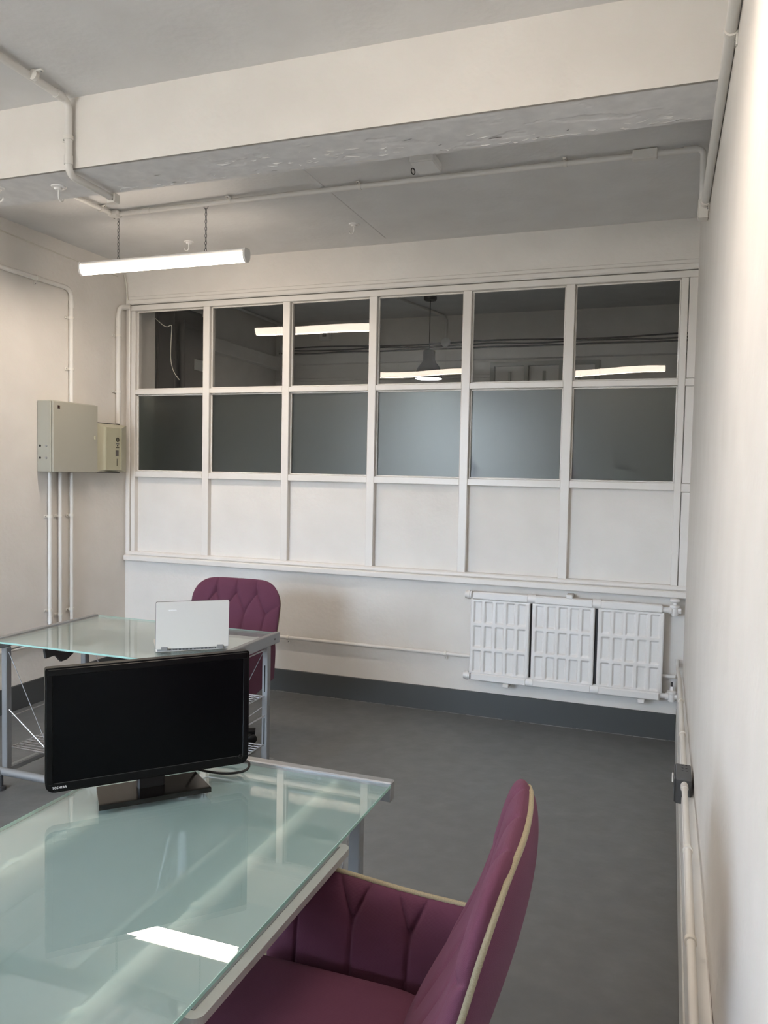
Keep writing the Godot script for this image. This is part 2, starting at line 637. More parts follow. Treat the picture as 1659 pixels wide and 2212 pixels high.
# a worn, broken line of old paint where two coats meet
func ragged(x0: float, x1: float, y: float, z: float, seed_: int) -> Mesh:
	var rng := RandomNumberGenerator.new()
	rng.seed = seed_
	var st := begin()
	var x := x0
	while x < x1:
		var l := rng.randf_range(0.01, 0.07)
		var t := rng.randf_range(0.0012, 0.004)
		add_box(st, Vector3(l, t, 0.002), 0.0, Vector3(x + l / 2, y + rng.randf_range(-0.0005, 0.0012), z + rng.randf_range(0.0, 0.004)))
		x += l + (rng.randf_range(0.0, 0.03) if rng.randf() < 0.4 else 0.0)
	return st.commit()

# ---------------------------------------------------------------- glazed partition
func build_partition() -> void:
	var w := struct("window_1", "white timber partition with clear panes over frosted panes over solid panels")
	var g: Material = M.gloss
	span(w, "head", Vector3(-3.961, 2.762, -0.07), Vector3(XR + 0.005, 2.802, 0.012), g, 0.003)
	span(w, "head_moulding", Vector3(-3.985, 2.806, -0.02), Vector3(XR + 0.005, 2.842, 0.03), g, 0.008)
	span(w, "head_fillet", Vector3(-3.99, 2.842, -0.02), Vector3(XR + 0.005, 2.868, 0.012), g, 0.004)
	span(w, "casing", Vector3(-3.998, 0.90, -0.05), Vector3(-3.965, 2.842, 0.018), g, 0.004)
	span(w, "jamb", Vector3(-3.961, 0.915, -0.07), Vector3(-3.923, 2.762, 0.008), g, 0.003)
	var px := [-3.301, -2.651, -2.001, -1.351, -0.701]
	for x in px:
		span(w, "post", Vector3(x - 0.0275, 0.94, -0.07), Vector3(x + 0.0275, 2.762, 0.008), g, 0.003)
	span(w, "post", Vector3(-0.060, 0.94, -0.07), Vector3(-0.021, 2.762, 0.008), g, 0.003)
	for y in [[0.94, 1.500], [1.555, 2.128], [2.176, 2.762]]:
		span(w, "cover_strip", Vector3(-0.0165, y[0], -0.07), Vector3(XR + 0.004, y[1], 0.004), g, 0.002)
	span(w, "cover_rail", Vector3(-0.022, 2.130, -0.07), Vector3(XR + 0.004, 2.174, 0.0055), g, 0.002)
	span(w, "cover_rail", Vector3(-0.022, 1.502, -0.07), Vector3(XR + 0.004, 1.553, 0.0055), g, 0.002)
	span(w, "sill", Vector3(-3.998, 0.871, -0.12), Vector3(XR + 0.004, 0.912, 0.048), g, 0.006)
	span(w, "sill_moulding", Vector3(-3.985, 0.912, -0.07), Vector3(XR + 0.004, 0.942, 0.020), g, 0.008)
	var bays := [[-3.923, -3.3285], [-3.2735, -2.6785], [-2.6235, -2.0285], [-1.9735, -1.3785], [-1.3235, -0.7285], [-0.6735, -0.060]]
	var bow := [0.0002, -0.0002, -0.0002, 0.0002, 0.0002, -0.0003]
	var twist := [0.0, 0.001, 0.0, 0.0014, 0.0006, 0.0021]
	var arch := [0.0, 0.0, -0.0035, 0.0012, 0.0, -0.004]
	for k in 6:
		var a: float = bays[k][0]
		var b: float = bays[k][1]
		span(w, "rail", Vector3(a, 2.134, -0.07), Vector3(b, 2.171, 0.0065), g, 0.003)
		span(w, "rail", Vector3(a, 1.510, -0.07), Vector3(b, 1.554, 0.0065), g, 0.003)
		span(w, "panel", Vector3(a - 0.005, 0.935, -0.055), Vector3(b + 0.005, 1.515, -0.032), M.wall)
		for y in [[2.171, 2.762], [1.554, 2.134]]:
			var st := begin()
			var t := 0.010
			add_box(st, Vector3(b - a, t, 0.014), 0.003, Vector3((a + b) / 2, y[0] + t / 2, -0.0255))
			add_box(st, Vector3(b - a, t, 0.014), 0.003, Vector3((a + b) / 2, y[1] - t / 2, -0.0255))
			add_box(st, Vector3(t, y[1] - y[0], 0.014), 0.003, Vector3(a + t / 2, (y[0] + y[1]) / 2, -0.0255))
			add_box(st, Vector3(t, y[1] - y[0], 0.014), 0.003, Vector3(b - t / 2, (y[0] + y[1]) / 2, -0.0255))
			part(w, "glazing_bead", st.commit(), g)
		# slightly bowed old glass
		var st2 := begin()
		for s in [0.0, 1.0]:
			var f := func(u: float, v: float) -> Vector3:
				var d: float = bow[k] * (1.0 - pow(2 * u - 1, 2)) + (v - 0.5) * (twist[k] * (u - 0.5) + arch[k] * (u - 0.5) * (u - 0.5)) + 0.00012 * sin(v * 5.0 + k) * sin(u * 6.0 + 2.0 * k)
				return Vector3(lerp(a, b, u), lerp(2.171, 2.762, v), -0.036 - 0.004 * s + d)
			add_grid(st2, 24, 24, f, Vector3(0, 0, 1 - 2 * s))
		part(w, "clear_pane", st2.commit(), M.pane)
		part(w, "frosted_pane", box(Vector3(b - a, 0.58, 0.005)), M.frosted, Vector3((a + b) / 2, 1.844, -0.037))

# ---------------------------------------------------------------- room behind the partition
func build_next_room() -> void:
	var zb := -4.278
	var xl2 := -4.996
	var h2 := 3.484
	var s := struct("wall_far", "dim far wall of the room behind the partition")
	span(s, "plaster", Vector3(-5.2, 0, zb - 0.12), Vector3(1.3, h2, zb), M.wall)
	span(s, "beam", Vector3(xl2, 2.934, zb), Vector3(1.2, 3.059, zb + 0.11), M.wall, 0.005)
	span(s, "ledge", Vector3(xl2, 2.728, zb), Vector3(-2.10, 2.765, zb + 0.04), M.wall, 0.005)
	s = struct("wall_far_left", "dim left wall of the room behind the partition")
	span(s, "plaster", Vector3(xl2 - 0.15, 0, zb), Vector3(xl2, h2, -0.1), M.wall)
	span(s, "boxing", Vector3(xl2, 2.884, zb), Vector3(xl2 + 0.11, 3.034, -2.53), M.wall, 0.005)
	span(s, "cross_wall", Vector3(xl2, 0, -0.22), Vector3(XL - 0.14, h2, -0.10), M.wall)
	span(s, "return", Vector3(XL - 0.14, 0, -0.36), Vector3(XL, h2, -0.10), M.wall)
	s = struct("wall_far_right", "dim right wall of the room behind the partition")
	span(s, "plaster", Vector3(1.2, 0, zb), Vector3(1.35, h2, -0.1), M.wall)
	span(s, "cross_wall", Vector3(XR, 0, -0.22), Vector3(1.2, h2, -0.02), M.wall)
	span(s, "over_partition", Vector3(XL, 2.87, -0.22), Vector3(XR, h2, -0.121), M.wall)
	s = struct("floor_far", "dark floor of the room behind the partition")
	span(s, "slab", Vector3(-5.2, -0.12, zb - 0.1), Vector3(1.35, 0, -0.1), M.floor)
	s = struct("ceiling_far", "dim ceiling of the room behind the partition")
	span(s, "slab", Vector3(-5.2, h2, zb - 0.1), Vector3(1.35, h2 + 0.12, -0.1), M.ceiling)
	s = struct("window_3", "boarded window with upright bars in the far wall")
	span(s, "window_frame", Vector3(-2.13, 2.853, zb), Vector3(-0.88, 2.897, zb + 0.06), M.timber)
	for x in [-2.13, -1.73, -1.33, -0.93]:
		span(s, "window_frame", Vector3(x, 1.5, zb), Vector3(x + 0.05, 2.853, zb + 0.07), M.timber)
	for x in [-1.918, -1.518, -1.118]:
		span(s, "bar", Vector3(x, 1.5, zb), Vector3(x + 0.028, 2.79, zb + 0.04), M.timber)
	# ledge behind the frosted panes
	s = struct("trim_1", "white ledge behind the frosted panes")
	span(s, "board", Vector3(-3.96, 1.515, -0.24), Vector3(XR, 1.552, -0.07), M.gloss, 0.003)

	# tall dark cupboard on the far room's left wall
	var c := thing("tall_cupboard", "tall dark blue-grey cupboard with two doors seen through the clear pane beside the left wall", "cupboard", Vector3(xl2, 0, -2.078))
	span(c, "body", Vector3(0, 0, -0.4125), Vector3(0.04, 3.265, 0.4125), M.door, 0.003)
	span(c, "door", Vector3(0.041, 0.04, 0.145), Vector3(0.065, 3.23, 0.40), M.door, 0.003)
	span(c, "door", Vector3(0.041, 0.04, -0.40), Vector3(0.065, 3.23, 0.135), M.door, 0.003)
	span(c, "rail", Vector3(0.065, 0.1, -0.065), Vector3(0.08, 3.13, -0.025), M.door, 0.003)
	span(c, "label_plate", Vector3(0.065, 2.64, -0.39), Vector3(0.069, 2.755, -0.22), M.white)
	var hc := thing("loose_cable", "loose white cable hanging in front of the dark cupboard", "cable", Vector3(-3.86, 0, -0.40))
	part(hc, "strand", tube([Vector3(-0.145, 2.78, 0.06), Vector3(-0.06, 2.70, 0.02), Vector3(-0.02, 2.74, 0), Vector3(-0.03, 2.60, 0), Vector3(-0.035, 2.46, 0), Vector3(-0.01, 2.36, 0), Vector3(0.05, 2.29, 0)], 0.003, 8, 0.05), M.cable)

	# pendant
	var p := thing("pendant_lamp", "dark grey metal pendant lamp with bottle-shaped shade hanging behind the glass", "lamp", Vector3(-2.5925, 0, -3.253))
	part(p, "canopy", lathe([Vector2(0.0, 3.445), Vector2(0.062, 3.445), Vector2(0.07, 3.458), Vector2(0.07, h2), Vector2(0.0, h2)], 24), M.lamp)
	part(p, "flex", tube([Vector3(0, 2.90, 0), Vector3(0, 3.45, 0)], 0.0045, 8), M.lamp)
	part(p, "shade", lathe([Vector2(0.145, 2.605), Vector2(0.149, 2.608), Vector2(0.149, 2.628), Vector2(0.140, 2.684), Vector2(0.115, 2.734), Vector2(0.083, 2.772), Vector2(0.066, 2.803), Vector2(0.065, 2.897), Vector2(0.058, 2.909), Vector2(0.0, 2.912)], 36), M.lamp)
	part(p, "shade_lining", lathe([Vector2(0.0, 2.853), Vector2(0.056, 2.85), Vector2(0.059, 2.803), Vector2(0.075, 2.768), Vector2(0.108, 2.73), Vector2(0.134, 2.68), Vector2(0.144, 2.628), Vector2(0.145, 2.605)], 36), M.lamp_in)
	part(p, "bulb", lathe([Vector2(0.0, 2.628), Vector2(0.038, 2.634), Vector2(0.062, 2.66), Vector2(0.065, 2.69), Vector2(0.044, 2.74), Vector2(0.022, 2.79), Vector2(0.0, 2.803)], 20), M.bulb)
	var ol := OmniLight3D.new()
	ol.name = "pendant_light"
	ol.position = Vector3(0, 2.666, 0)
	ol.light_color = Color(0.93, 0.97, 1.0)
	ol.light_energy = 0.8
	ol.light_size = 0.05
	ol.omni_range = 14.0
	ol.omni_attenuation = 2.0
	ol.shadow_enabled = true
	p.add_child(ol)

	# services on the far wall
	var zc := zb + 0.03
	conduit("ceiling_conduit", "dim conduit crossing the far room's ceiling to its left corner", [Vector3(-4.92, 3.46, -2.88), Vector3(-4.89, 3.46, zc + 0.02), Vector3(-4.89, 3.165, zc + 0.02), Vector3(-4.89, 2.77, zc + 0.02)], 0.0175, 0.075, [])
	conduit("wall_conduit", "dim conduit dropping beside the pendant lamp to a round junction box", [Vector3(-2.92, 3.462, -3.13), Vector3(-2.69, 3.462, zc), Vector3(-2.69, 3.19, zc)], 0.015, 0.075, [])
	for k in 3:
		var y0: float = [3.155, 3.118, 3.08][k]
		var pts := []
		for i in 13:
			pts.append(Vector3(-4.92 + i * 0.47, y0 + 0.013 * sin(i * (1.3 + k) + k), zb + 0.013 + 0.022 * k))
		var cb := thing("cable_run", ["upper grey cable strung along the far wall", "middle grey cable strung along the far wall", "lowest grey cable strung along the far wall"][k], "cable", Vector3.ZERO)
		part(cb, "strand", tube(pts, 0.010, 6, 0.18), M.dark_metal)
	var jb := thing("round_junction_box", "round white junction box on the far wall under a conduit", "junction box", Vector3(-2.69, 3.159, zb))
	part(jb, "base", lathe([Vector2(0.0, 0.0), Vector2(0.056, 0.0), Vector2(0.056, 0.05), Vector2(0.047, 0.06), Vector2(0.0, 0.06)], 20, Transform3D(Basis(Vector3(1, 0, 0), PI / 2))), M.white)
	var fb := thing("fuse_box", "square grey switch box with dark centre on the far wall", "switch box", Vector3(-4.28, 3.309, zb))
	span(fb, "case", Vector3(-0.075, -0.07, 0), Vector3(0.075, 0.07, 0.06), M.white, 0.012)
	span(fb, "button", Vector3(-0.025, -0.025, 0.06), Vector3(0.025, 0.025, 0.068), M.dark_metal)
	var dv := thing("wall_lamp", "small round black fitting on a bracket in the far corner", "fitting", Vector3(-4.80, 2.727, zb + 0.075))
	part(dv, "head", lathe([Vector2(0.0, -0.06), Vector2(0.06, -0.055), Vector2(0.075, -0.012), Vector2(0.062, 0.05), Vector2(0.025, 0.075), Vector2(0.0, 0.077)], 20), M.black, Vector3(0.03, 0.05, 0.05))
	part(dv, "bracket", tube([Vector3(-0.08, -0.125, -0.06), Vector3(0.03, -0.10, 0.04), Vector3(0.03, 0.0, 0.05)], 0.02, 8, 0.04), M.black)

	# small things standing on the ledge behind the frosted panes
	var pot := thing("potted_plant", "small white pot with dark plant blurred behind the frosted pane next to the right wall", "plant", Vector3(-0.371, 1.552, -0.088))
	part(pot, "pot", lathe([Vector2(0.0, 0.0), Vector2(0.026, 0.0), Vector2(0.034, 0.075), Vector2(0.034, 0.08), Vector2(0.029, 0.08), Vector2(0.028, 0.07), Vector2(0.0, 0.07)], 24), M.white)
	var lf := begin()
	var rng := RandomNumberGenerator.new()
	rng.seed = 12
	for i in 26:
		var a := rng.randf() * TAU
		var l := rng.randf_range(0.025, 0.05)
		var d := Vector3(cos(a) * 0.55, 1.0, sin(a) * 0.55).normalized()
		add_tube(lf, [Vector3(cos(a) * 0.012, 0.068, sin(a) * 0.012), Vector3(cos(a) * 0.012, 0.068, sin(a) * 0.012) + d * l * 0.6, Vector3(cos(a) * 0.02, 0.068, sin(a) * 0.02) + d * l], 0.005, 5)
	part(pot, "leaves", lf.commit(), M.leaf)
	var dk := thing("dark_ornament", "small dark rounded object on the ledge half hidden behind a partition post", "ornament", Vector3(-1.345, 1.552, -0.112))
	part(dk, "body", lathe([Vector2(0.0, 0.0), Vector2(0.045, 0.0), Vector2(0.062, 0.04), Vector2(0.06, 0.08), Vector2(0.03, 0.12), Vector2(0.02, 0.14), Vector2(0.0, 0.142)], 20), M.black)
	part(dk, "cap", lathe([Vector2(0.0, 0.142), Vector2(0.014, 0.142), Vector2(0.014, 0.155), Vector2(0.0, 0.156)], 12), M.dark_metal)
	var bx := thing("small_carton", "small orange and cream carton on the ledge half hidden behind a partition post", "carton", Vector3(-0.705, 1.552, -0.09))
	span(bx, "box", Vector3(-0.055, 0, -0.03), Vector3(0.02, 0.115, 0.03), M.cable, 0.004)
	span(bx, "sleeve", Vector3(0.02, 0.02, -0.032), Vector3(0.06, 0.105, 0.032), M.orange, 0.004)

# ---------------------------------------------------------------- hanging LED battens
func chain(y0: float, y1: float) -> Mesh:
	var st := begin()
	var n := int(ceil((y1 - y0) / 0.022))
	var dy := (y1 - y0) / n
	for i in n:
		var p := []
		var y := y0 + dy * (i + 0.5)
		for k in 12:
			var a := TAU * k / 12
			var e := Vector3(cos(a) * 0.006, sin(a) * (dy * 0.5 + 0.003), 0)
			if i % 2 == 1:
				e = Vector3(0, e.y, e.x)
			p.append(Vector3(0, y, 0) + e)
		add_tube(st, p, 0.0018, 5, 0.0, true)
	return st.commit()

func batten(at: Vector3, length: float, label: String) -> void:
	var t := thing("led_batten", label, "light", at, 0.0, "hanging LED batten lights")
	var along := Basis(Vector3(0, 0, 1), Vector3(0, 1, 0), Vector3(1, 0, 0))
	var body := PackedVector2Array([Vector2(-0.025, 0.0125), Vector2(-0.025, 0.026), Vector2(-0.020, 0.034), Vector2(0.020, 0.034), Vector2(0.025, 0.026), Vector2(0.025, 0.0125)])
	part(t, "housing", prism(body, length, Transform3D(along, Vector3.ZERO)), M.white)
	var dif := PackedVector2Array()
	for i in 13:
		var a := PI + PI * i / 12
		dif.append(Vector2(cos(a) * 0.028, -0.0045 + sin(a) * 0.036))
	dif.append(Vector2(0.028, 0.012))
	dif.append(Vector2(-0.028, 0.012))
	part(t, "diffuser", prism(dif, length - 0.004, Transform3D(along, Vector3.ZERO)), M.led)
	var cap := PackedVector2Array([Vector2(-0.033, 0.018), Vector2(-0.025, 0.036), Vector2(0.025, 0.036), Vector2(0.033, 0.018)])
	for i in 9:
		var a := -PI * i / 8
		cap.append(Vector2(cos(a) * 0.033, -0.004 + sin(a) * 0.039))
	for s in [-1, 1]:
		part(t, "end_cap", prism(cap, 0.014, Transform3D(along, Vector3(s * (length / 2 + 0.007), 0, 0))), M.white)
		var ch := part(t, "chain", chain(0.036, HC - at.y - 0.03), M.tray, Vector3(s * length * 0.27, 0, 0))
		part(ch, "hook", ring(Vector3(0, HC - at.y - 0.018, 0), Vector3(0, 0, 1), 0.014, 0.0022, 14, 5), M.alu)
	var l := AreaLight3D.new()
	l.name = "batten_light"
	l.position = Vector3(0, -0.046, 0)
	l.rotation.x = -PI / 2
	l.area_size = Vector2(length - 0.02, 0.055)
	l.light_color = Color(1.0, 0.93, 0.855)
	l.light_energy = 1.4
	l.shadow_enabled = true
	l.area_range = 14.0
	l.area_attenuation = 2.0
	t.add_child(l)

func build_battens() -> void:
	batten(Vector3(-2.95, 2.795, 1.04), 1.13, "glowing LED batten hung on two chains in front of the partition")
	batten(Vector3(-2.95, 2.795, 4.07), 1.13, "glowing LED batten hung on chains by the left wall, mirrored in the clear panes")
	batten(Vector3(-0.68, 2.70, 3.455), 0.98, "glowing LED batten hung on chains beside the right wall, mirrored in the clear panes")

# ---------------------------------------------------------------- conduits
# clips: [point on the axis, direction of the run, direction to the wall]
func conduit(called: String, label: String, path: Array, r: float, bend: float, clips: Array, couplings := []) -> Node3D:
	var t := thing(called, label, "conduit")
	part(t, "tube", tube(path, r, 14, bend), M.pipe)
	for c in clips:
		var st := begin()
		add_tube(st, [c[0] - c[1] * 0.008, c[0] + c[1] * 0.008], r + 0.0045, 14)
		var cl := part(t, "clip", st.commit(), M.plastic)
		var across: Vector3 = c[1].cross(c[2]).normalized()
		if c.size() > 3:
			across *= c[3]
		var tab := begin()
		var b := Basis(c[1], across, c[2])
		add_box(tab, Vector3(0.018, 0.030, 0.006), 0.002)
		part(cl, "tab", tab.commit(), M.plastic, c[0] + across * (r + 0.013) + c[2] * (r - 0.002), b.get_euler())
		part(cl, "screw", lathe([Vector2(0.0, 0.0), Vector2(0.004, 0.0), Vector2(0.003, 0.003), Vector2(0.0, 0.003)], 8), M.tray, c[0] + across * (r + 0.018) + c[2] * (r - 0.005), Basis(across, -c[2], across.cross(-c[2])).get_euler())
	for c in couplings:
		part(t, "coupling", tube([c[0] - c[1] * c[2], c[0] + c[1] * c[2]], r + 0.003, 14), M.pipe)
	return t

func build_conduits() -> void:
	var X := Vector3(1, 0, 0)
	var Y := Vector3(0, 1, 0)
	var Z := Vector3(0, 0, 1)
	# over the beam
	var c0 := conduit("conduit", "white conduit running over the ceiling, down the beam face and under the beam", [Vector3(-2.40, 3.083, 4.6), Vector3(-2.462, 3.083, 2.3455), Vector3(-2.462, 2.787, 2.3455), Vector3(-2.475, 2.787, 2.075)], 0.0155, 0.045,
		[[Vector3(-2.436, 3.083, 2.56), Z, Y, -1.0], [Vector3(-2.462, 2.935, 2.3455), Y, -Z, 1.0]], [[Vector3(-2.462, 2.845, 2.3455), Y, 0.018], [Vector3(-2.461, 3.083, 2.40), Z, 0.02]])
	var eb := span(c0, "end_box", Vector3(-2.497, 2.765, 2.030), Vector3(-2.453, 2.806, 2.072), M.plastic, 0.004)
	part(eb, "screw", box(Vector3(0.006, 0.006, 0.0015)), M.dark_metal, Vector3(0.011, -0.009, 0.0215))
	# under the far bay's ceiling
	var c1 := conduit("conduit", "white conduit emerging behind the beam and turning along the ceiling to the right wall", [Vector3(-3.268, 3.0835, 2.05), Vector3(-3.25, 3.0835, 1.085), Vector3(-3.19, 3.0835, 1.085), Vector3(-1.66, 3.068, 1.135), Vector3(-0.6, 3.068, 1.135), Vector3(0.005, 3.066, 1.132), Vector3(0.008, 2.84, 1.132)], 0.0135, 0.03,
		[[Vector3(-2.445, 3.080, 1.11), X, Y, 1.0], [Vector3(-1.656, 3.068, 1.135), X, Y, 1.0], [Vector3(-0.605, 3.068, 1.135), X, Y, 1.0], [Vector3(-3.256, 3.0835, 1.20), Z, Y, -1.0]],
		[[Vector3(-3.01, 3.0825, 1.091), X, 0.022], [Vector3(-0.05, 3.067, 1.132), X, 0.03]])
	var tb := span(c1, "tee_box", Vector3(-3.275, 3.063, 1.06), Vector3(-3.20, 3.104, 1.12), M.pipe, 0.012)
	part(tb, "screw", box(Vector3(0.008, 0.0015, 0.008)), M.dark_metal, Vector3(-0.015, -0.0208, -0.01))
	var cp := span(c1, "cover_box", Vector3(-0.30, 3.045, 1.117), Vector3(-0.19, 3.089, 1.155), M.pipe, 0.004)
	part(cp, "lid", box(Vector3(0.10, 0.003, 0.03), 0.001), M.pipe, Vector3(0, -0.0212, 0))
	# along the right wall, high up
	conduit("conduit", "white conduit running high along the right wall past the beam", [Vector3(0.018, 2.80, 1.20), Vector3(0.030, 2.81, 2.40), Vector3(0.036, 2.82, 4.6)], 0.0165, 0.0, [[Vector3(0.031, 2.81, 2.62), Z, X, -1.0], [Vector3(0.019, 2.80, 1.24), Z, X, -1.0]])
	var wbx := thing("conduit_wall_box", "small white box on the right wall joining two conduits", "conduit box", Vector3(0.012, 2.79, 1.155))
	span(wbx, "case", Vector3(-0.018, -0.045, -0.03), Vector3(0.022, 0.04, 0.03), M.plastic, 0.003)
	span(wbx, "lid", Vector3(-0.022, -0.043, -0.028), Vector3(-0.018, 0.038, 0.028), M.plastic, 0.002)
	# left wall
	var xl := XL + 0.0205
	conduit("conduit", "white conduit along the left wall turning down into the grey electrical box", [Vector3(xl, 2.797, 4.5), Vector3(xl, 2.797, 0.605), Vector3(xl, 2.01, 0.605)], 0.0155, 0.07, [[Vector3(xl, 2.60, 0.605), Y, -X, 1.0], [Vector3(xl, 2.25, 0.605), Y, -X, 1.0], [Vector3(xl, 2.797, 0.92), Z, -X, 1.0]], [[Vector3(xl, 2.69, 0.605), Y, 0.025]])
	var names := ["white conduit dropping from the electrical box, the one farthest from the partition", "white conduit dropping from the electrical box, middle one of three", "white conduit dropping from the electrical box, the one closest to the partition"]
	for k in 3:
		var z: float = [0.805, 0.712, 0.603][k]
		conduit("drop_conduit", names[k], [Vector3(xl - 0.002, 1.55, z), Vector3(xl - 0.002, 0.42, z)], 0.0135, 0.0, [[Vector3(xl - 0.002, 1.243, z), Y, -X, 1.0], [Vector3(xl - 0.002, [0.607, 0.565, 0.585][k], z), Y, -X, 1.0]], [[Vector3(xl - 0.002, 0.545, z), Y, 0.02]] if k == 0 else [])
	conduit("conduit", "thick white conduit rising from the dispenser and bending into the partition head", [Vector3(XL + 0.0235, 1.907, 0.115), Vector3(XL + 0.0235, 2.775, 0.115), Vector3(XL + 0.045, 2.785, 0.03)], 0.0185, 0.075, [[Vector3(XL + 0.0235, 2.56, 0.115), Y, -X, 1.0], [Vector3(XL + 0.0235, 2.145, 0.115), Y, -X, 1.0]], [[Vector3(XL + 0.0235, 2.66, 0.115), Y, 0.03]])
	var ck := thing("thin_cable", "thin white cable running down the corner to the partition head", "cable")
	part(ck, "strand", tube([Vector3(-4.005, 3.03, 0.03), Vector3(-4.0, 2.96, 0.012), Vector3(-3.995, 2.87, 0.012), Vector3(-3.975, 2.83, 0.02), Vector3(-3.95, 2.797, 0.036)], 0.005, 8, 0.03), M.cable)
	part(ck, "clip", box(Vector3(0.012, 0.008, 0.01), 0.002), M.plastic, Vector3(-3.996, 2.905, 0.012))
	var lc := thing("wall_cable", "thin cable pinned along the left wall just under the ceiling", "cable")
	part(lc, "strand", tube([Vector3(XL + 0.003, 3.03, 3.2), Vector3(XL + 0.003, 3.024, 1.2), Vector3(XL + 0.003, 3.004, 0.55), Vector3(XL + 0.003, 3.002, 0.1)], 0.004, 6), M.cable)
	# low heating pipe round the room
	conduit("heating_pipe", "white heating pipe low on the left and back walls leading to the radiator", [Vector3(XL + 0.028, 0.405, 4.5), Vector3(XL + 0.028, 0.405, 0.03), Vector3(XL + 0.06, 0.40, 0.030), Vector3(-0.012, 0.396, 0.030)], 0.0125, 0.03, [[Vector3(-2.593, 0.3985, 0.03), X, -Z, -1.0], [Vector3(-1.436, 0.3975, 0.03), X, -Z, -1.0]])
	# right wall, low
	conduit("conduit", "cream conduit running low along the right wall over the grey socket box", [Vector3(-0.005, 0.50, 0.022), Vector3(-0.002, 0.455, 0.05), Vector3(0.009, 0.447, 0.30), Vector3(0.011, 0.447, 1.745)], 0.0105, 0.05, [[Vector3(0.010, 0.447, 0.75), Z, X, -1.0], [Vector3(0.010, 0.447, 1.30), Z, X, -1.0]])
	conduit("conduit", "cream conduit running low along the right wall from the socket box past the camera", [Vector3(0.009, 0.447, 1.90), Vector3(0.010, 0.450, 2.5), Vector3(0.005, 0.452, 3.6), Vector3(0.005, 0.452, 5.4)], 0.0105, 0.0, [[Vector3(0.010, 0.450, 2.47), Z, X, -1.0], [Vector3(0.007, 0.451, 2.98), Z, X, -1.0]], [[Vector3(0.009, 0.447, 1.945), Z, 0.018]])
	var so := thing("socket_box", "grey metal socket box with white rocker switch low on the right wall", "socket", Vector3(0.0, 0.43, 1.83))
	span(so, "case", Vector3(-0.022, -0.06, -0.085), Vector3(0.035, 0.035, 0.085), M.socket, 0.004)
	span(so, "face_plate", Vector3(-0.027, -0.057, -0.08), Vector3(-0.022, 0.032, 0.08), M.socket, 0.002)
	span(so, "rocker_switch", Vector3(-0.034, -0.02, -0.045), Vector3(-0.027, 0.012, -0.015), M.white, 0.003)
	for i in 2:
		for k in 3:
			span(so, "pin_hole", Vector3(0.0 + i * 0.014, 0.035, -0.07 + k * 0.03), Vector3(0.007 + i * 0.014, 0.0356, -0.067 + k * 0.03), M.slot)

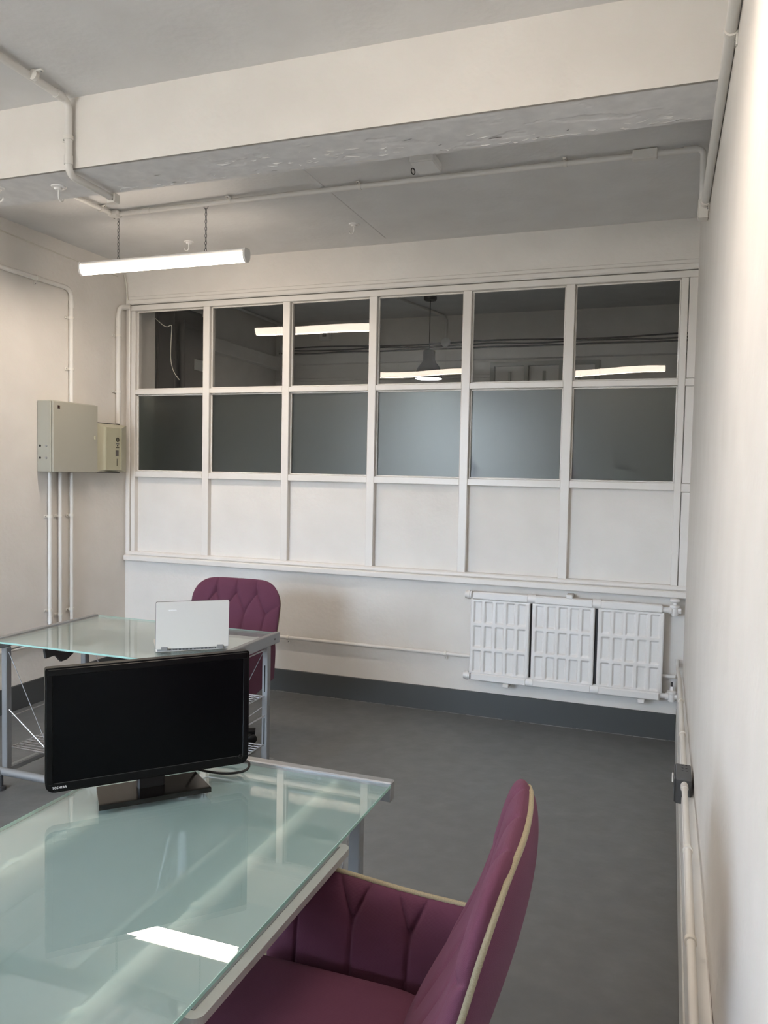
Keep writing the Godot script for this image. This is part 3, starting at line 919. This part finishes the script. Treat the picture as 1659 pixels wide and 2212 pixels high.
# ---------------------------------------------------------------- boxes on the left wall
func build_wall_boxes() -> void:
	var e := thing("electrical_box", "large grey metal electrical box with hinged door on the left wall", "electrical box", Vector3(XL, 1.777, 0.683))
	span(e, "case", Vector3(0, -0.237, -0.217), Vector3(0.112, 0.237, 0.217), M.grey_box, 0.006)
	var d := span(e, "door", Vector3(0.1135, -0.235, -0.215), Vector3(0.131, 0.232, 0.212), M.grey_box, 0.004)
	part(d, "latch", box(Vector3(0.010, 0.028, 0.014), 0.003), M.dispenser, Vector3(0.0135, 0.008, -0.178))
	var bd := part(d, "badge", box(Vector3(0.001, 0.022, 0.020)), M.badge, Vector3(0.0092, 0.195, 0.165))
	part(bd, "badge_ring", ring(Vector3(0.0006, 0, 0), Vector3(1, 0, 0), 0.0085, 0.0005, 18, 4), M.badge_line)
	part(bd, "badge_bar", box(Vector3(0.0008, 0.0022, 0.015)), M.badge_line, Vector3(0.0005, 0, 0))
	for y in [1.713, 1.634]:
		part(e, "knockout", lathe([Vector2(0, 0), Vector2(0.008, 0), Vector2(0.008, 0.001), Vector2(0, 0.001)], 16, Transform3D(Basis(Vector3(1, 0, 0), PI / 2))), M.slot, Vector3(0.026, y - 1.777, 0.217))
		part(e, "bolt", lathe([Vector2(0, 0), Vector2(0.008, 0), Vector2(0.007, 0.004), Vector2(0.0, 0.005)], 16, Transform3D(Basis(Vector3(1, 0, 0), PI / 2))), M.alu, Vector3(0.078, y - 1.777, 0.217))
	# paper-towel dispenser with bevelled front
	var t := thing("towel_dispenser", "cream plastic wall dispenser with slanted sides and dark print beside the grey electrical box", "dispenser", Vector3(XL, 0, 0))
	var st := begin()
	var lev := [[0.0, 0.085, 0.445, 1.545, 1.900], [0.072, 0.085, 0.445, 1.545, 1.893], [0.128, 0.208, 0.385, 1.562, 1.866]]
	var off := Vector3(0.06, 1.72, 0.265)
	var rr := []
	for l in lev:
		rr.append([Vector3(l[0], l[3], l[1]) - off, Vector3(l[0], l[3], l[2]) - off, Vector3(l[0], l[4], l[2]) - off, Vector3(l[0], l[4], l[1]) - off])
	# the right-hand facet stays low and runs on to the edge
	for i in 2:
		for k in 4:
			_poly(st, [rr[i][k], rr[i][(k + 1) % 4], rr[i + 1][(k + 1) % 4], rr[i + 1][k]], off)
	_poly(st, rr[2], off)
	_poly(st, rr[0], off)
	part(t, "cover", st.commit(), M.dispenser)
	span(t, "ridge", Vector3(0.127, 1.566, 0.212), Vector3(0.1315, 1.862, 0.218), M.dispenser, 0.0015)
	span(t, "ridge", Vector3(0.127, 1.566, 0.375), Vector3(0.1315, 1.862, 0.381), M.dispenser, 0.0015)
	span(t, "back_plate", Vector3(0.0, 1.54, 0.08), Vector3(0.012, 1.905, 0.452), M.dark_metal, 0.003)
	span(t, "paper_slot", Vector3(0.03, 1.543, 0.20), Vector3(0.10, 1.546, 0.33), M.slot)
	var fx := 0.1285
	part(t, "emblem", ring(Vector3(fx, 1.781, 0.254), Vector3(1, 0, 0), 0.0135, 0.0032, 20, 6), M.ink)
	part(t, "emblem_star", lathe([Vector2(0, 0), Vector2(0.006, 0), Vector2(0.006, 0.001), Vector2(0, 0.001)], 5, Transform3D(Basis(Vector3(0, 0, 1), -PI / 2))), M.ink, Vector3(fx, 1.781, 0.254))
	span(t, "print_line", Vector3(fx - 0.001, 1.748, 0.237), Vector3(fx + 0.0004, 1.755, 0.272), M.sticker)
	span(t, "print_mark", Vector3(fx - 0.001, 1.733, 0.248), Vector3(fx + 0.0004, 1.744, 0.260), M.ink)
	span(t, "print_line", Vector3(fx - 0.001, 1.722, 0.237), Vector3(fx + 0.0004, 1.727, 0.272), M.ink)
	span(t, "sticker", Vector3(fx - 0.001, 1.662, 0.243), Vector3(fx + 0.0006, 1.706, 0.276), M.sticker)
	span(t, "level_slot", Vector3(fx - 0.001, 1.59, 0.2565), Vector3(fx + 0.0004, 1.642, 0.262), M.slot)

# ---------------------------------------------------------------- radiator
func build_radiator() -> void:
	var t := thing("radiator", "white cast-iron panel radiator of three ribbed sections under the partition", "radiator", Vector3(0, 0, 0))
	var w := 0.380
	var h := 0.482
	var cols := 5
	var rows := 3
	var mx := 0.022
	var gx := 0.017
	var my := 0.012
	var gy := 0.020
	var cw := (w - 2 * mx - (cols - 1) * gx) / cols
	var chh := (h - 2 * my - (rows - 1) * gy) / rows
	var f := func(u: float, v: float) -> Vector3:
		var x := (u - 0.5) * w
		var y := (v - 0.5) * h
		var dep := 0.0
		for i in cols:
			for j in rows:
				var cx := -w / 2 + mx + cw / 2 + i * (cw + gx)
				var cy := -h / 2 + my + chh / 2 + j * (chh + gy)
				var q := Vector2(abs(x - cx) - cw / 2 + 0.008, abs(y - cy) - chh / 2 + 0.008)
				var d: float = Vector2(max(q.x, 0.0), max(q.y, 0.0)).length() + min(max(q.x, q.y), 0.0) - 0.008
				dep = max(dep, smoothstep(0.0, 0.011, -d + 0.002))
		var e: float = min(w / 2 - abs(x), h / 2 - abs(y))
		return Vector3(x, y, -0.011 * dep - 0.006 * (1.0 - smoothstep(0.0, 0.006, e)))
	var face := grid(132, 120, f, Vector3(0, 0, 1))
	var cxs := [-1.0695, -0.675, -0.2755]
	var core := box(Vector3(w, h, 0.028), 0.004)
	var head := box(Vector3(w - 0.022, 0.048, 0.056), 0.007)
	for k in 3:
		var s := part(t, "section", core, M.white, Vector3(cxs[k], 0.543, 0.058))
		part(s, "ribbed_face", face, M.white, Vector3(0, 0, 0.0335))
		part(s, "top_header", head, M.white, Vector3(0.0, 0.265, 0.012))
		part(s, "bottom_header", head, M.white, Vector3(0.0, -0.262, 0.012))
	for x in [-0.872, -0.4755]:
		span(t, "gap_shade_strip", Vector3(x - 0.0085, 0.312, 0.050), Vector3(x + 0.0085, 0.775, 0.064), M.dark_metal)  # dark strip added to stand in for deep shade between the sections
		for y in [0.808, 0.281]:
			part(t, "coupling", tube([Vector3(x - 0.024, y, 0.068), Vector3(x + 0.024, y, 0.068)], 0.030, 18), M.white)
	for y in [0.808, 0.281]:
		part(t, "end_plug", tube([Vector3(-1.30, y, 0.066), Vector3(-1.258, y, 0.066)], 0.024, 8), M.white)
		part(t, "end_collar", tube([Vector3(-1.285, y, 0.066), Vector3(-1.268, y, 0.066)], 0.029, 16), M.white)
	for b in [[-0.64, 0.842], [-1.02, 0.243], [-0.20, 0.243]]:
		span(t, "bracket", Vector3(b[0] - 0.02, b[1] - 0.012, 0.002), Vector3(b[0] + 0.02, b[1] + 0.012, 0.098), M.white, 0.004)
	# valves at the right end
	for v in [0, 1]:
		var y: float = [0.800, 0.285][v]
		var va := part(t, "valve", lathe([Vector2(0, -0.03), Vector2(0.019, -0.03), Vector2(0.021, -0.02), Vector2(0.021, 0.015), Vector2(0.027, 0.02), Vector2(0.027, 0.032), Vector2(0.013, 0.037), Vector2(0.010, 0.06), Vector2(0.0, 0.06)], 18), M.white, Vector3(-0.030, y, 0.064))
		part(va, "union_nut", tube([Vector3(-0.034, 0, 0), Vector3(-0.016, 0, 0)], 0.023, 6), M.white)
		part(va, "union_tail", tube([Vector3(-0.066, 0, 0), Vector3(-0.032, 0, 0)], 0.016, 12), M.white)
		part(va, "tail", tube([Vector3(0.016, 0, 0), Vector3(0.036, 0, 0)], 0.017, 10), M.white)
		if v == 0:
			part(va, "hand_wheel", lathe([Vector2(0, 0.052), Vector2(0.020, 0.05), Vector2(0.029, 0.056), Vector2(0.029, 0.066), Vector2(0.022, 0.072), Vector2(0.0, 0.074)], 18), M.white)
		else:
			part(va, "spindle", lathe([Vector2(0.0, 0.06), Vector2(0.006, 0.06), Vector2(0.006, 0.085), Vector2(0.0, 0.086)], 10), M.dark_metal)

# ---------------------------------------------------------------- desks
# long side along x, the user sits at +z
func desk(label: String, at: Vector3, turn: float) -> void:
	var t := thing("glass_desk", label, "desk", at, turn)
	var hx := 0.573
	var gl := part(t, "glass_top", box(Vector3(1.118, 0.008, 0.748), 0.0008), M.desk_glass, Vector3(0, DESK - 0.004, 0))
	var fq := QuadMesh.new()
	fq.size = Vector2(1.116, 0.746)
	fq.orientation = PlaneMesh.FACE_Y
	part(gl, "frosted_underside", fq, M.frosting, Vector3(0, -0.0045, 0))
	for s in [-1, 1]:
		part(gl, "polished_edge", box(Vector3(1.117, 0.0075, 0.0012)), M.glass_edge, Vector3(0, 0, s * 0.3747))
	for s in [-1, 1]:
		var bar := part(t, "end_bar", box(Vector3(0.030, 0.054, 0.752), 0.003), M.alu, Vector3(s * hx, DESK - 0.022, 0))
		for q in [-1, 1]:
			part(bar, "screw", lathe([Vector2(0, 0), Vector2(0.005, 0), Vector2(0.004, 0.002), Vector2(0, 0.002)], 10, Transform3D(Basis(Vector3(0, 0, 1), -s * PI / 2))), M.dark_metal, Vector3(s * 0.015, 0, q * 0.32))
	for s in [-1, 1]:
		for q in [-1, 1]:
			var lg := part(t, "leg", box(Vector3(0.032, 0.60, 0.034), 0.003), M.alu, Vector3(s * 0.566, 0.399, q * 0.275))
			for y in ([0.135, -0.135] if s < 0 else []):
				for r in [-1, 1]:
					part(lg, "slot", box(Vector3(0.006, 0.135, 0.0012)), M.slot, Vector3(0, y, r * 0.0172))
		var rl := part(t, "foot_rail", box(Vector3(0.034, 0.030, 0.68), 0.006), M.alu, Vector3(s * 0.566, 0.090, 0))
		for q in [-1, 1]:
			part(rl, "glide", lathe([Vector2(0, -0.09), Vector2(0.022, -0.09), Vector2(0.022, -0.075), Vector2(0.009, -0.07), Vector2(0.009, -0.013), Vector2(0, -0.013)], 14), M.dark_metal, Vector3(0, 0, q * 0.31))
		for y in [0.680, 0.345]:
			part(t, "rod", tube([Vector3(s * 0.566, y, -0.275), Vector3(s * 0.566, y, 0.275)], 0.004, 8), M.chrome)
		for y in ([0.195] if s > 0 else [0.445, 0.195]):
			var st := begin()
			for q in [-1, 1]:
				add_tube(st, [Vector3(s * 0.566, y, q * 0.255), Vector3(s * 0.31, y, q * 0.255)], 0.0035, 6)
			for x in [0.56, 0.315, 0.525]:
				add_tube(st, [Vector3(s * x, y, -0.255), Vector3(s * x, y, 0.255)], 0.003, 6)
			for i in 17:
				var z := -0.24 + 0.03 * i
				add_tube(st, [Vector3(s * 0.562, y + 0.004, z), Vector3(s * 0.314, y + 0.004, z)], 0.0024, 6)
			part(t, "wire_shelf", st.commit(), M.chrome)
		for q in [-1, 1]:
			part(t, "stay", tube([Vector3(s * 0.56, 0.690, q * 0.275), Vector3(s * 0.315, 0.20, q * 0.258)], 0.002, 6), M.alu)
			part(t, "stay", tube([Vector3(s * 0.56, 0.395, q * 0.275), Vector3(s * 0.315, 0.20, q * 0.258)], 0.003, 6), M.chrome)
	part(t, "cross_tube", tube([Vector3(-0.61, 0.092, -0.31), Vector3(0.61, 0.092, -0.31)], 0.019, 14), M.alu)
	for z in [-0.245, 0.212]:
		var sr := part(t, "stretcher", tube([Vector3(-0.565, DESK - 0.030, z), Vector3(0.565, DESK - 0.030, z)], 0.017, 14), M.silver)
		for x in [-0.45, -0.12, 0.2, 0.45]:
			part(sr, "pad", lathe([Vector2(0, -0.006), Vector2(0.011, -0.006), Vector2(0.011, 0), Vector2(0, 0)], 14), M.silver, Vector3(x, DESK - 0.0088, z))
	# sliding keyboard tray on the user's side
	var tr := part(t, "keyboard_tray", prism(round_rect(0.66, 0.30, [0.012, 0.012, 0.02, 0.02]), 0.016, Transform3D(Basis(Vector3(1, 0, 0), Vector3(0, 0, 1), Vector3(0, 1, 0)))), M.tray_rim, Vector3(0, 0.672, 0.206))
	part(tr, "mat", box(Vector3(0.62, 0.001, 0.262), 0.0), M.tray, Vector3(0, 0.0086, -0.003))
	for s in [-1, 1]:
		var br := begin()
		add_prism(br, PackedVector2Array([Vector2(-0.45, 0.035), Vector2(0.14, 0.035), Vector2(0.14, 0.010), Vector2(-0.20, 0.005), Vector2(-0.30, -0.045), Vector2(-0.34, -0.048), Vector2(-0.38, -0.008), Vector2(-0.44, -0.012)]), 0.012, Transform3D(Basis(Vector3(0, 0, 1), Vector3(0, 1, 0), Vector3(1, 0, 0)), Vector3.ZERO))
		part(tr, "slide_bracket", br.commit(), M.dark_metal, Vector3(s * 0.337, 0.0, -0.03))

func build_desks() -> void:
	desk("glass-topped metal desk under the laptop, standing closer to the partition", Vector3(-2.5325, 0, 1.782), PI)
	desk("glass-topped metal desk under the black monitor", Vector3(-1.1325, 0, 3.606), PI / 2)

# ---------------------------------------------------------------- chairs
const REC := 0.328
const BACK_L := 0.572

func back_half(t: float) -> float:
	var w: float = lerp(0.215, 0.288, smoothstep(0.0, 0.45, t))
	var d := BACK_L * (1.0 - t)
	var r := 0.15
	if d < r:
		w = w - r + sqrt(max(0.0, r * r - (r - d) * (r - d)))
	return w

func back_rim(u: float, t: float) -> Vector3:
	var x := u * back_half(t)
	return Vector3(x, 0.42 + BACK_L * t * cos(REC), -0.278 - BACK_L * t * sin(REC) + 0.35 * x * x + 0.03 * pow(t, 4.0))

func seam(p: Vector2, segs: Array) -> float:
	var d := 10.0
	for s in segs:
		d = min(d, Geometry2D.get_closest_point_to_segment(p, s[0], s[1]).distance_to(p))
	return d

func build_chairs() -> void:
	var fwd := Vector3(0, sin(REC), cos(REC))
	# tufting of the back in (across, up the back)
	var bs := []
	var r1 := [Vector2(-0.135, 0.485), Vector2(0.0, 0.485), Vector2(0.135, 0.485)]
	var r2 := [Vector2(-0.205, 0.37), Vector2(-0.068, 0.37), Vector2(0.068, 0.37), Vector2(0.205, 0.37)]
	for k in 3:
		bs.append([r1[k], Vector2(r1[k].x * 0.9, 0.61)])
		bs.append([r1[k], r2[k]])
		bs.append([r1[k], r2[k + 1]])
	for k in 4:
		bs.append([r2[k], Vector2(r2[k].x * 0.92, 0.1)])
	bs.append([r2[0], Vector2(-0.30, 0.45)])
	bs.append([r2[3], Vector2(0.30, 0.45)])
	var tuft := r1 + r2
	var front := func(a: float, b: float) -> Vector3:
		var u := sin((a - 0.5) * PI)
		var t := 0.5 - 0.5 * cos(b * PI)
		var p := back_rim(u, t)
		var e: float = pow(max(0.0, 1.0 - pow(abs(u), 5.0)), 0.5) * pow(max(0.0, 1.0 - pow(t, 14.0)), 0.5)
		var th: float = lerp(0.10, 0.050, smoothstep(0.0, 0.6, t)) * e
		var q := Vector2(p.x, t * BACK_L)
		var g := 0.007 * exp(-pow(seam(q, bs) / 0.0045, 2.0)) + 0.006 * exp(-pow(seam(q, bs) / 0.016, 2.0))
		for k in tuft:
			g += 0.013 * exp(-pow(q.distance_to(k) / 0.022, 2.0))
		var swell := 0.013 * 4.0 * e * (1.0 - e)
		p += Vector3(sign(u) * swell * smoothstep(0.5, 0.9, abs(u)), swell * smoothstep(0.7, 0.95, t), 0)
		return p + fwd * (th - g * e)
	var rear := func(a: float, b: float) -> Vector3:
		var u := sin((a - 0.5) * PI)
		var t := 0.5 - 0.5 * cos(b * PI)
		var e: float = pow(max(0.0, 1.0 - pow(abs(u), 4.0)), 0.5) * pow(max(0.0, 1.0 - pow(t, 10.0)), 0.5)
		return back_rim(u, t) - fwd * 0.032 * e
	var m_front := grid(180, 180, front, Vector3(0, 0, 1))
	var m_rear := grid(40, 50, rear, Vector3(0, 0, -1))
	var rim := []
	for i in 41:
		rim.append(back_rim(-1.0, i / 40.0))
	for i in range(1, 12):
		rim.append(back_rim(-1.0 + i / 6.0, 1.0))
	for i in 41:
		rim.append(back_rim(1.0, 1.0 - i / 40.0))
	var m_rim := tube(rim, 0.0062, 8)
	# arms
	var top := func(z: float) -> float:
		var y := 0.640 + 0.012 * smoothstep(-0.2, 0.1, z)
		if z > 0.08:
			y -= 0.13 - sqrt(max(0.0, 0.13 * 0.13 - (z - 0.08) * (z - 0.08)))
		return y
	var arm_seams := []
	var arm_tufts := []
	for z in [-0.16, -0.02, 0.12]:
		arm_tufts.append(Vector2(z, 0.555))
		arm_seams.append([Vector2(z, 0.555), Vector2(z - 0.055, 0.67)])
		arm_seams.append([Vector2(z, 0.555), Vector2(z + 0.045, 0.67)])
		arm_seams.append([Vector2(z, 0.555), Vector2(z + 0.006, 0.42)])
	var arms := []
	for s in [-1.0, 1.0]:
		var side := func(a: float, b: float, inner: bool) -> Vector3:
			var z: float = lerp(-0.34, 0.21, sin(a * PI / 2))
			var bb := sin(b * PI / 2)
			var y: float = lerp(0.40, top.call(z), bb)
			var aa := (z + 0.34) / 0.55
			var e: float = sqrt(max(0.0, 1.0 - pow(aa, 10.0))) * sqrt(max(0.0, 1.0 - pow(bb, 5.0)))
			var xm: float = lerp(0.258, 0.272, bb) + 0.13 * (z + 0.25)
			if not inner:
				return Vector3(s * (xm + 0.026 * e), y, z)
			var q := Vector2(z, y)
			var g := 0.0085 * exp(-pow(seam(q, arm_seams) / 0.0042, 2.0)) + 0.004 * exp(-pow(seam(q, arm_seams) / 0.014, 2.0))
			for k in arm_tufts:
				g += 0.006 * exp(-pow(q.distance_to(k) / 0.014, 2.0))
			return Vector3(s * (xm - (0.034 - g) * e), y, z)
		var inner_f := func(a: float, b: float) -> Vector3: return side.call(a, b, true)
		var outer_f := func(a: float, b: float) -> Vector3: return side.call(a, b, false)
		var edge := []
		for i in 25:
			edge.append(side.call(i / 24.0, 1.0, false))
		edge.append(Vector3(s * 0.318, 0.40, 0.21))
		arms.append([grid(170, 100, inner_f, Vector3(-s, 0, 0)), grid(24, 16, outer_f, Vector3(s, 0, 0)), tube(edge, 0.0062, 8)])
	var seat := func(a: float, b: float) -> Vector3:
		var u := sin((a - 0.5) * PI)
		var v := sin((b - 0.5) * PI)
		var e: float = pow(max(0.0, 1.0 - pow(abs(u), 9.0)), 0.4) * pow(max(0.0, 1.0 - pow(abs(v), 9.0)), 0.4)
		var cr := 1.0 - 0.10 * pow(abs(u), 2.0) * pow(abs(v), 6.0)
		return Vector3(u * (0.252 + 0.022 * v) * cr, 0.365 + 0.112 * e + 0.006 * (1.0 - u * u), 0.015 + v * 0.265 * cr)
	var m_seat := grid(40, 40, seat, Vector3.UP)
	for c in [[Vector3(-0.73, 0, 3.65), deg_to_rad(-85.5), 0.0, "purple tufted swivel chair with cream piping tucked against the desk that carries the monitor"], [Vector3(-2.50, 0, 1.24), deg_to_rad(4.0), -0.05, "purple tufted swivel chair facing out behind the laptop, in front of the partition"]]:
		var t := thing("office_chair", c[3], "chair", c[0], c[1])
		var up := Vector3(0, c[2], 0)
		var ba := part(t, "backrest", m_front, M.fabric, up)
		part(ba, "back_shell", m_rear, M.fabric)
		part(ba, "piping", m_rim, M.piping)
		for a in arms:
			var ar := part(t, "armrest", a[0], M.fabric, up)
			part(ar, "outer_panel", a[1], M.fabric)
			part(ar, "piping", a[2], M.piping)
		var se := part(t, "seat", m_seat, M.fabric, up)
		part(se, "seat_pan", box(Vector3(0.46, 0.02, 0.48), 0.008), M.black, Vector3(0, 0.358, 0.015))
		part(t, "tilt_mechanism", box(Vector3(0.16, 0.05, 0.22), 0.012), M.black, Vector3(0, 0.325, 0.0) + up)
		part(t, "gas_lift", lathe([Vector2(0, 0.06), Vector2(0.03, 0.06), Vector2(0.03, 0.19), Vector2(0.018, 0.20), Vector2(0.018, 0.31 + c[2]), Vector2(0, 0.31 + c[2])], 20), M.black)
		part(t, "hub", lathe([Vector2(0, 0.055), Vector2(0.045, 0.06), Vector2(0.05, 0.10), Vector2(0.035, 0.115), Vector2(0, 0.116)], 20), M.black)
		for k in 5:
			var a := TAU * k / 5.0 + 0.5
			var d := Vector3(cos(a), 0, sin(a))
			var sp := begin()
			add_tube(sp, [d * 0.03 + Vector3(0, 0.088, 0), d * 0.15 + Vector3(0, 0.083, 0), d * 0.295 + Vector3(0, 0.072, 0)], 0.017, 8)
			part(t, "spoke", sp.commit(), M.black)
			var ca := part(t, "caster", lathe([Vector2(0, 0.045), Vector2(0.009, 0.045), Vector2(0.009, 0.078), Vector2(0.014, 0.082), Vector2(0.0, 0.085)], 10), M.black, d * 0.29)
			var tangent := Vector3(-sin(a), 0, cos(a))
			for s in [-1.0, 1.0]:
				part(ca, "wheel", lathe([Vector2(0, -0.009), Vector2(0.022, -0.009), Vector2(0.027, -0.005), Vector2(0.027, 0.005), Vector2(0.022, 0.009), Vector2(0, 0.009)], 18, Transform3D(Basis(d, tangent, d.cross(tangent)), Vector3.ZERO)), M.black, tangent * s * 0.014 + Vector3(0, 0.027, 0) - d * 0.012)

# ---------------------------------------------------------------- monitor
func build_monitor() -> void:
	var t := thing("monitor", "black widescreen monitor switched off on a wide stand, on the glass desk", "monitor", Vector3(-1.307, DESK, 3.34), atan2(0.735, 0.678))
	var cy := 0.1985
	part(t, "casing", prism(round_rect(0.508, 0.307, [0.022, 0.022, 0.006, 0.006]), 0.022, Transform3D(Basis(), Vector3(0, 0, -0.005))), M.bezel, Vector3(0, cy, 0))
	part(t, "rear_housing", box(Vector3(0.40, 0.22, 0.03), 0.012), M.black, Vector3(0, cy + 0.01, -0.03))
	# bezel standing proud round the glass
	var st := begin()
	add_box(st, Vector3(0.508 - 0.012, 0.016, 0.003), 0.001, Vector3(0, 0.1415, 0.0065))
	add_box(st, Vector3(0.014, 0.268, 0.003), 0.001, Vector3(-0.2445, 0.0005, 0.0065))
	add_box(st, Vector3(0.014, 0.268, 0.003), 0.001, Vector3(0.2445, 0.0005, 0.0065))
	add_box(st, Vector3(0.508 - 0.040, 0.020, 0.003), 0.001, Vector3(0, -0.1405, 0.0065))
	part(t, "bezel", st.commit(), M.bezel, Vector3(0, cy, 0))
	part(t, "screen", box(Vector3(0.474, 0.268, 0.001)), M.screen, Vector3(0, cy + 0.001, 0.0066))
	part(t, "screen_trim", box(Vector3(0.466, 0.0012, 0.0012)), M.dark_metal, Vector3(-0.002, cy - 0.1305, 0.0085))
	part(t, "maker_name", words("TOSHIBA", 0.0078, 0.0006, 700), M.print, Vector3(-0.222, cy - 0.1415, 0.0085))
	part(t, "power_ring", ring(Vector3(0.232, cy - 0.132, 0.0082), Vector3(0, 0, 1), 0.0056, 0.0004, 24, 5), M.dark_metal)
	part(t, "status_light", box(Vector3(0.0018, 0.004, 0.0005)), M.dark_metal, Vector3(0.219, cy - 0.132, 0.0082))
	part(t, "neck", box(Vector3(0.068, 0.075, 0.025), 0.004), M.black, Vector3(0, 0.042, -0.018))
	var base := PackedVector2Array([Vector2(-0.138, 0.062), Vector2(0.138, 0.062), Vector2(0.128, -0.062), Vector2(-0.128, -0.062)])
	part(t, "stand_base", prism(base, 0.012, Transform3D(Basis(Vector3(1, 0, 0), Vector3(0, 0, 1), Vector3(0, 1, 0)), Vector3(0, 0.010, 0))), M.gloss_black)
	for x in [-0.085, 0.085]:
		for z in [0.05, -0.05]:
			part(t, "rubber_foot", box(Vector3(0.016, 0.004, 0.010), 0.001), M.black, Vector3(x, 0.0025, z))
	part(t, "power_cable", tube([Vector3(0.10, 0.05, -0.05), Vector3(0.13, 0.02, -0.07), Vector3(0.17, 0.0045, -0.07), Vector3(0.215, 0.0045, -0.035), Vector3(0.265, 0.012, -0.02), Vector3(0.275, 0.03, -0.05), Vector3(0.25, 0.0045, -0.10), Vector3(0.16, 0.0045, -0.16)], 0.0035, 8, 0.03), M.black)

# ---------------------------------------------------------------- laptop
func build_laptop() -> void:
	var t := thing("laptop", "open silver laptop with its lid turned to the room, on the glass desk", "laptop", Vector3(-2.119, DESK, 1.937), atan2(0.62, 0.783))
	part(t, "base", prism(round_rect(0.325, 0.225, [0.01, 0.01, 0.01, 0.01]), 0.013, Transform3D(Basis(Vector3(1, 0, 0), Vector3(0, 0, 1), Vector3(0, 1, 0)))), M.silver, Vector3(0, 0.0085, -0.117))
	part(t, "keyboard", box(Vector3(0.28, 0.001, 0.10)), M.black, Vector3(0, 0.0155, -0.09))
	var tilt := 0.10
	var lid := part(t, "lid", prism(round_rect(0.325, 0.219, [0.004, 0.004, 0.008, 0.008]), 0.006, Transform3D(Basis(), Vector3(0, 0.112, 0))), M.silver, Vector3(0, 0.014, 0.0), Vector3(tilt, 0, 0))
	part(lid, "lid_edge", prism(round_rect(0.3275, 0.2215, [0.004, 0.004, 0.008, 0.008]), 0.003, Transform3D(Basis(), Vector3(0, 0.112, -0.0035))), M.dark_metal)
	part(lid, "display", box(Vector3(0.30, 0.17, 0.001)), M.screen, Vector3(0, 0.12, -0.0055))
	part(lid, "maker_name", words("lenovo", 0.012, 0.0005, 700, true), M.logo, Vector3(-0.092, 0.183, 0.0032))
	for x in [-0.125, 0.125]:
		part(t, "hinge", box(Vector3(0.030, 0.018, 0.012), 0.002), M.alu, Vector3(x, 0.016, 0.001))
	var st := begin()
	for i in 34:
		add_box(st, Vector3(0.0025, 0.006, 0.001), 0.0, Vector3(-0.102 + i * 0.0062, 0, 0))
	part(t, "vent", st.commit(), M.slot, Vector3(0, 0.009, -0.0042))
	part(t, "rear_edge", box(Vector3(0.31, 0.010, 0.002), 0.0005), M.alu, Vector3(0, 0.0085, -0.0052))
	for x in [-0.14, 0.14]:
		for z in [-0.02, -0.21]:
			part(t, "rubber_foot", box(Vector3(0.02, 0.003, 0.008)), M.black, Vector3(x, 0.0018, z))

# ---------------------------------------------------------------- hooks and small boxes on the ceiling
func hook(at: Vector3, turn: float, label: String) -> void:
	var t := thing("ceiling_hook", label, "hook", at, turn, "white ceiling hooks")
	part(t, "plate", lathe([Vector2(0, -0.016), Vector2(0.016, -0.016), Vector2(0.020, -0.008), Vector2(0.031, -0.005), Vector2(0.033, 0.0), Vector2(0, 0.0)], 22), M.white)
	part(t, "shank", tube([Vector3(0, -0.014, 0), Vector3(0, -0.045, 0), Vector3(0.006, -0.058, 0), Vector3(0.018, -0.062, 0), Vector3(0.028, -0.054, 0), Vector3(0.029, -0.044, 0)], 0.0035, 8, 0.006), M.white)

func build_ceiling_bits() -> void:
	hook(Vector3(-2.655, 2.811, 2.19), 1.6, "white hook with round plate under the beam beside the conduit")
	hook(Vector3(-2.935, 2.811, 2.26), 0.3, "white hook with round plate under the beam, farther from the conduit")
	hook(Vector3(-3.181, HC, 0.414), 3.6, "white hook with round plate on the ceiling just behind the hanging batten")
	hook(Vector3(-1.967, HC, 0.452), 3.4, "white hook with round plate on the ceiling next to the joint strip")
	var b := thing("ceiling_box", "small white box with a dark ring screwed to the ceiling behind the beam", "junction box", Vector3(-1.235, HC - 0.014, 1.31))
	span(b, "case", Vector3(-0.06, -0.042, -0.06), Vector3(0.055, 0.0, 0.10), M.white, 0.005)
	part(b, "ring", ring(Vector3(-0.066, -0.055, 0.02), Vector3(1, 0, 0.4).normalized(), 0.014, 0.0025, 16, 6), M.dark_metal)
	span(b, "lid", Vector3(-0.057, -0.045, -0.057), Vector3(0.052, -0.042, 0.097), M.white, 0.001)
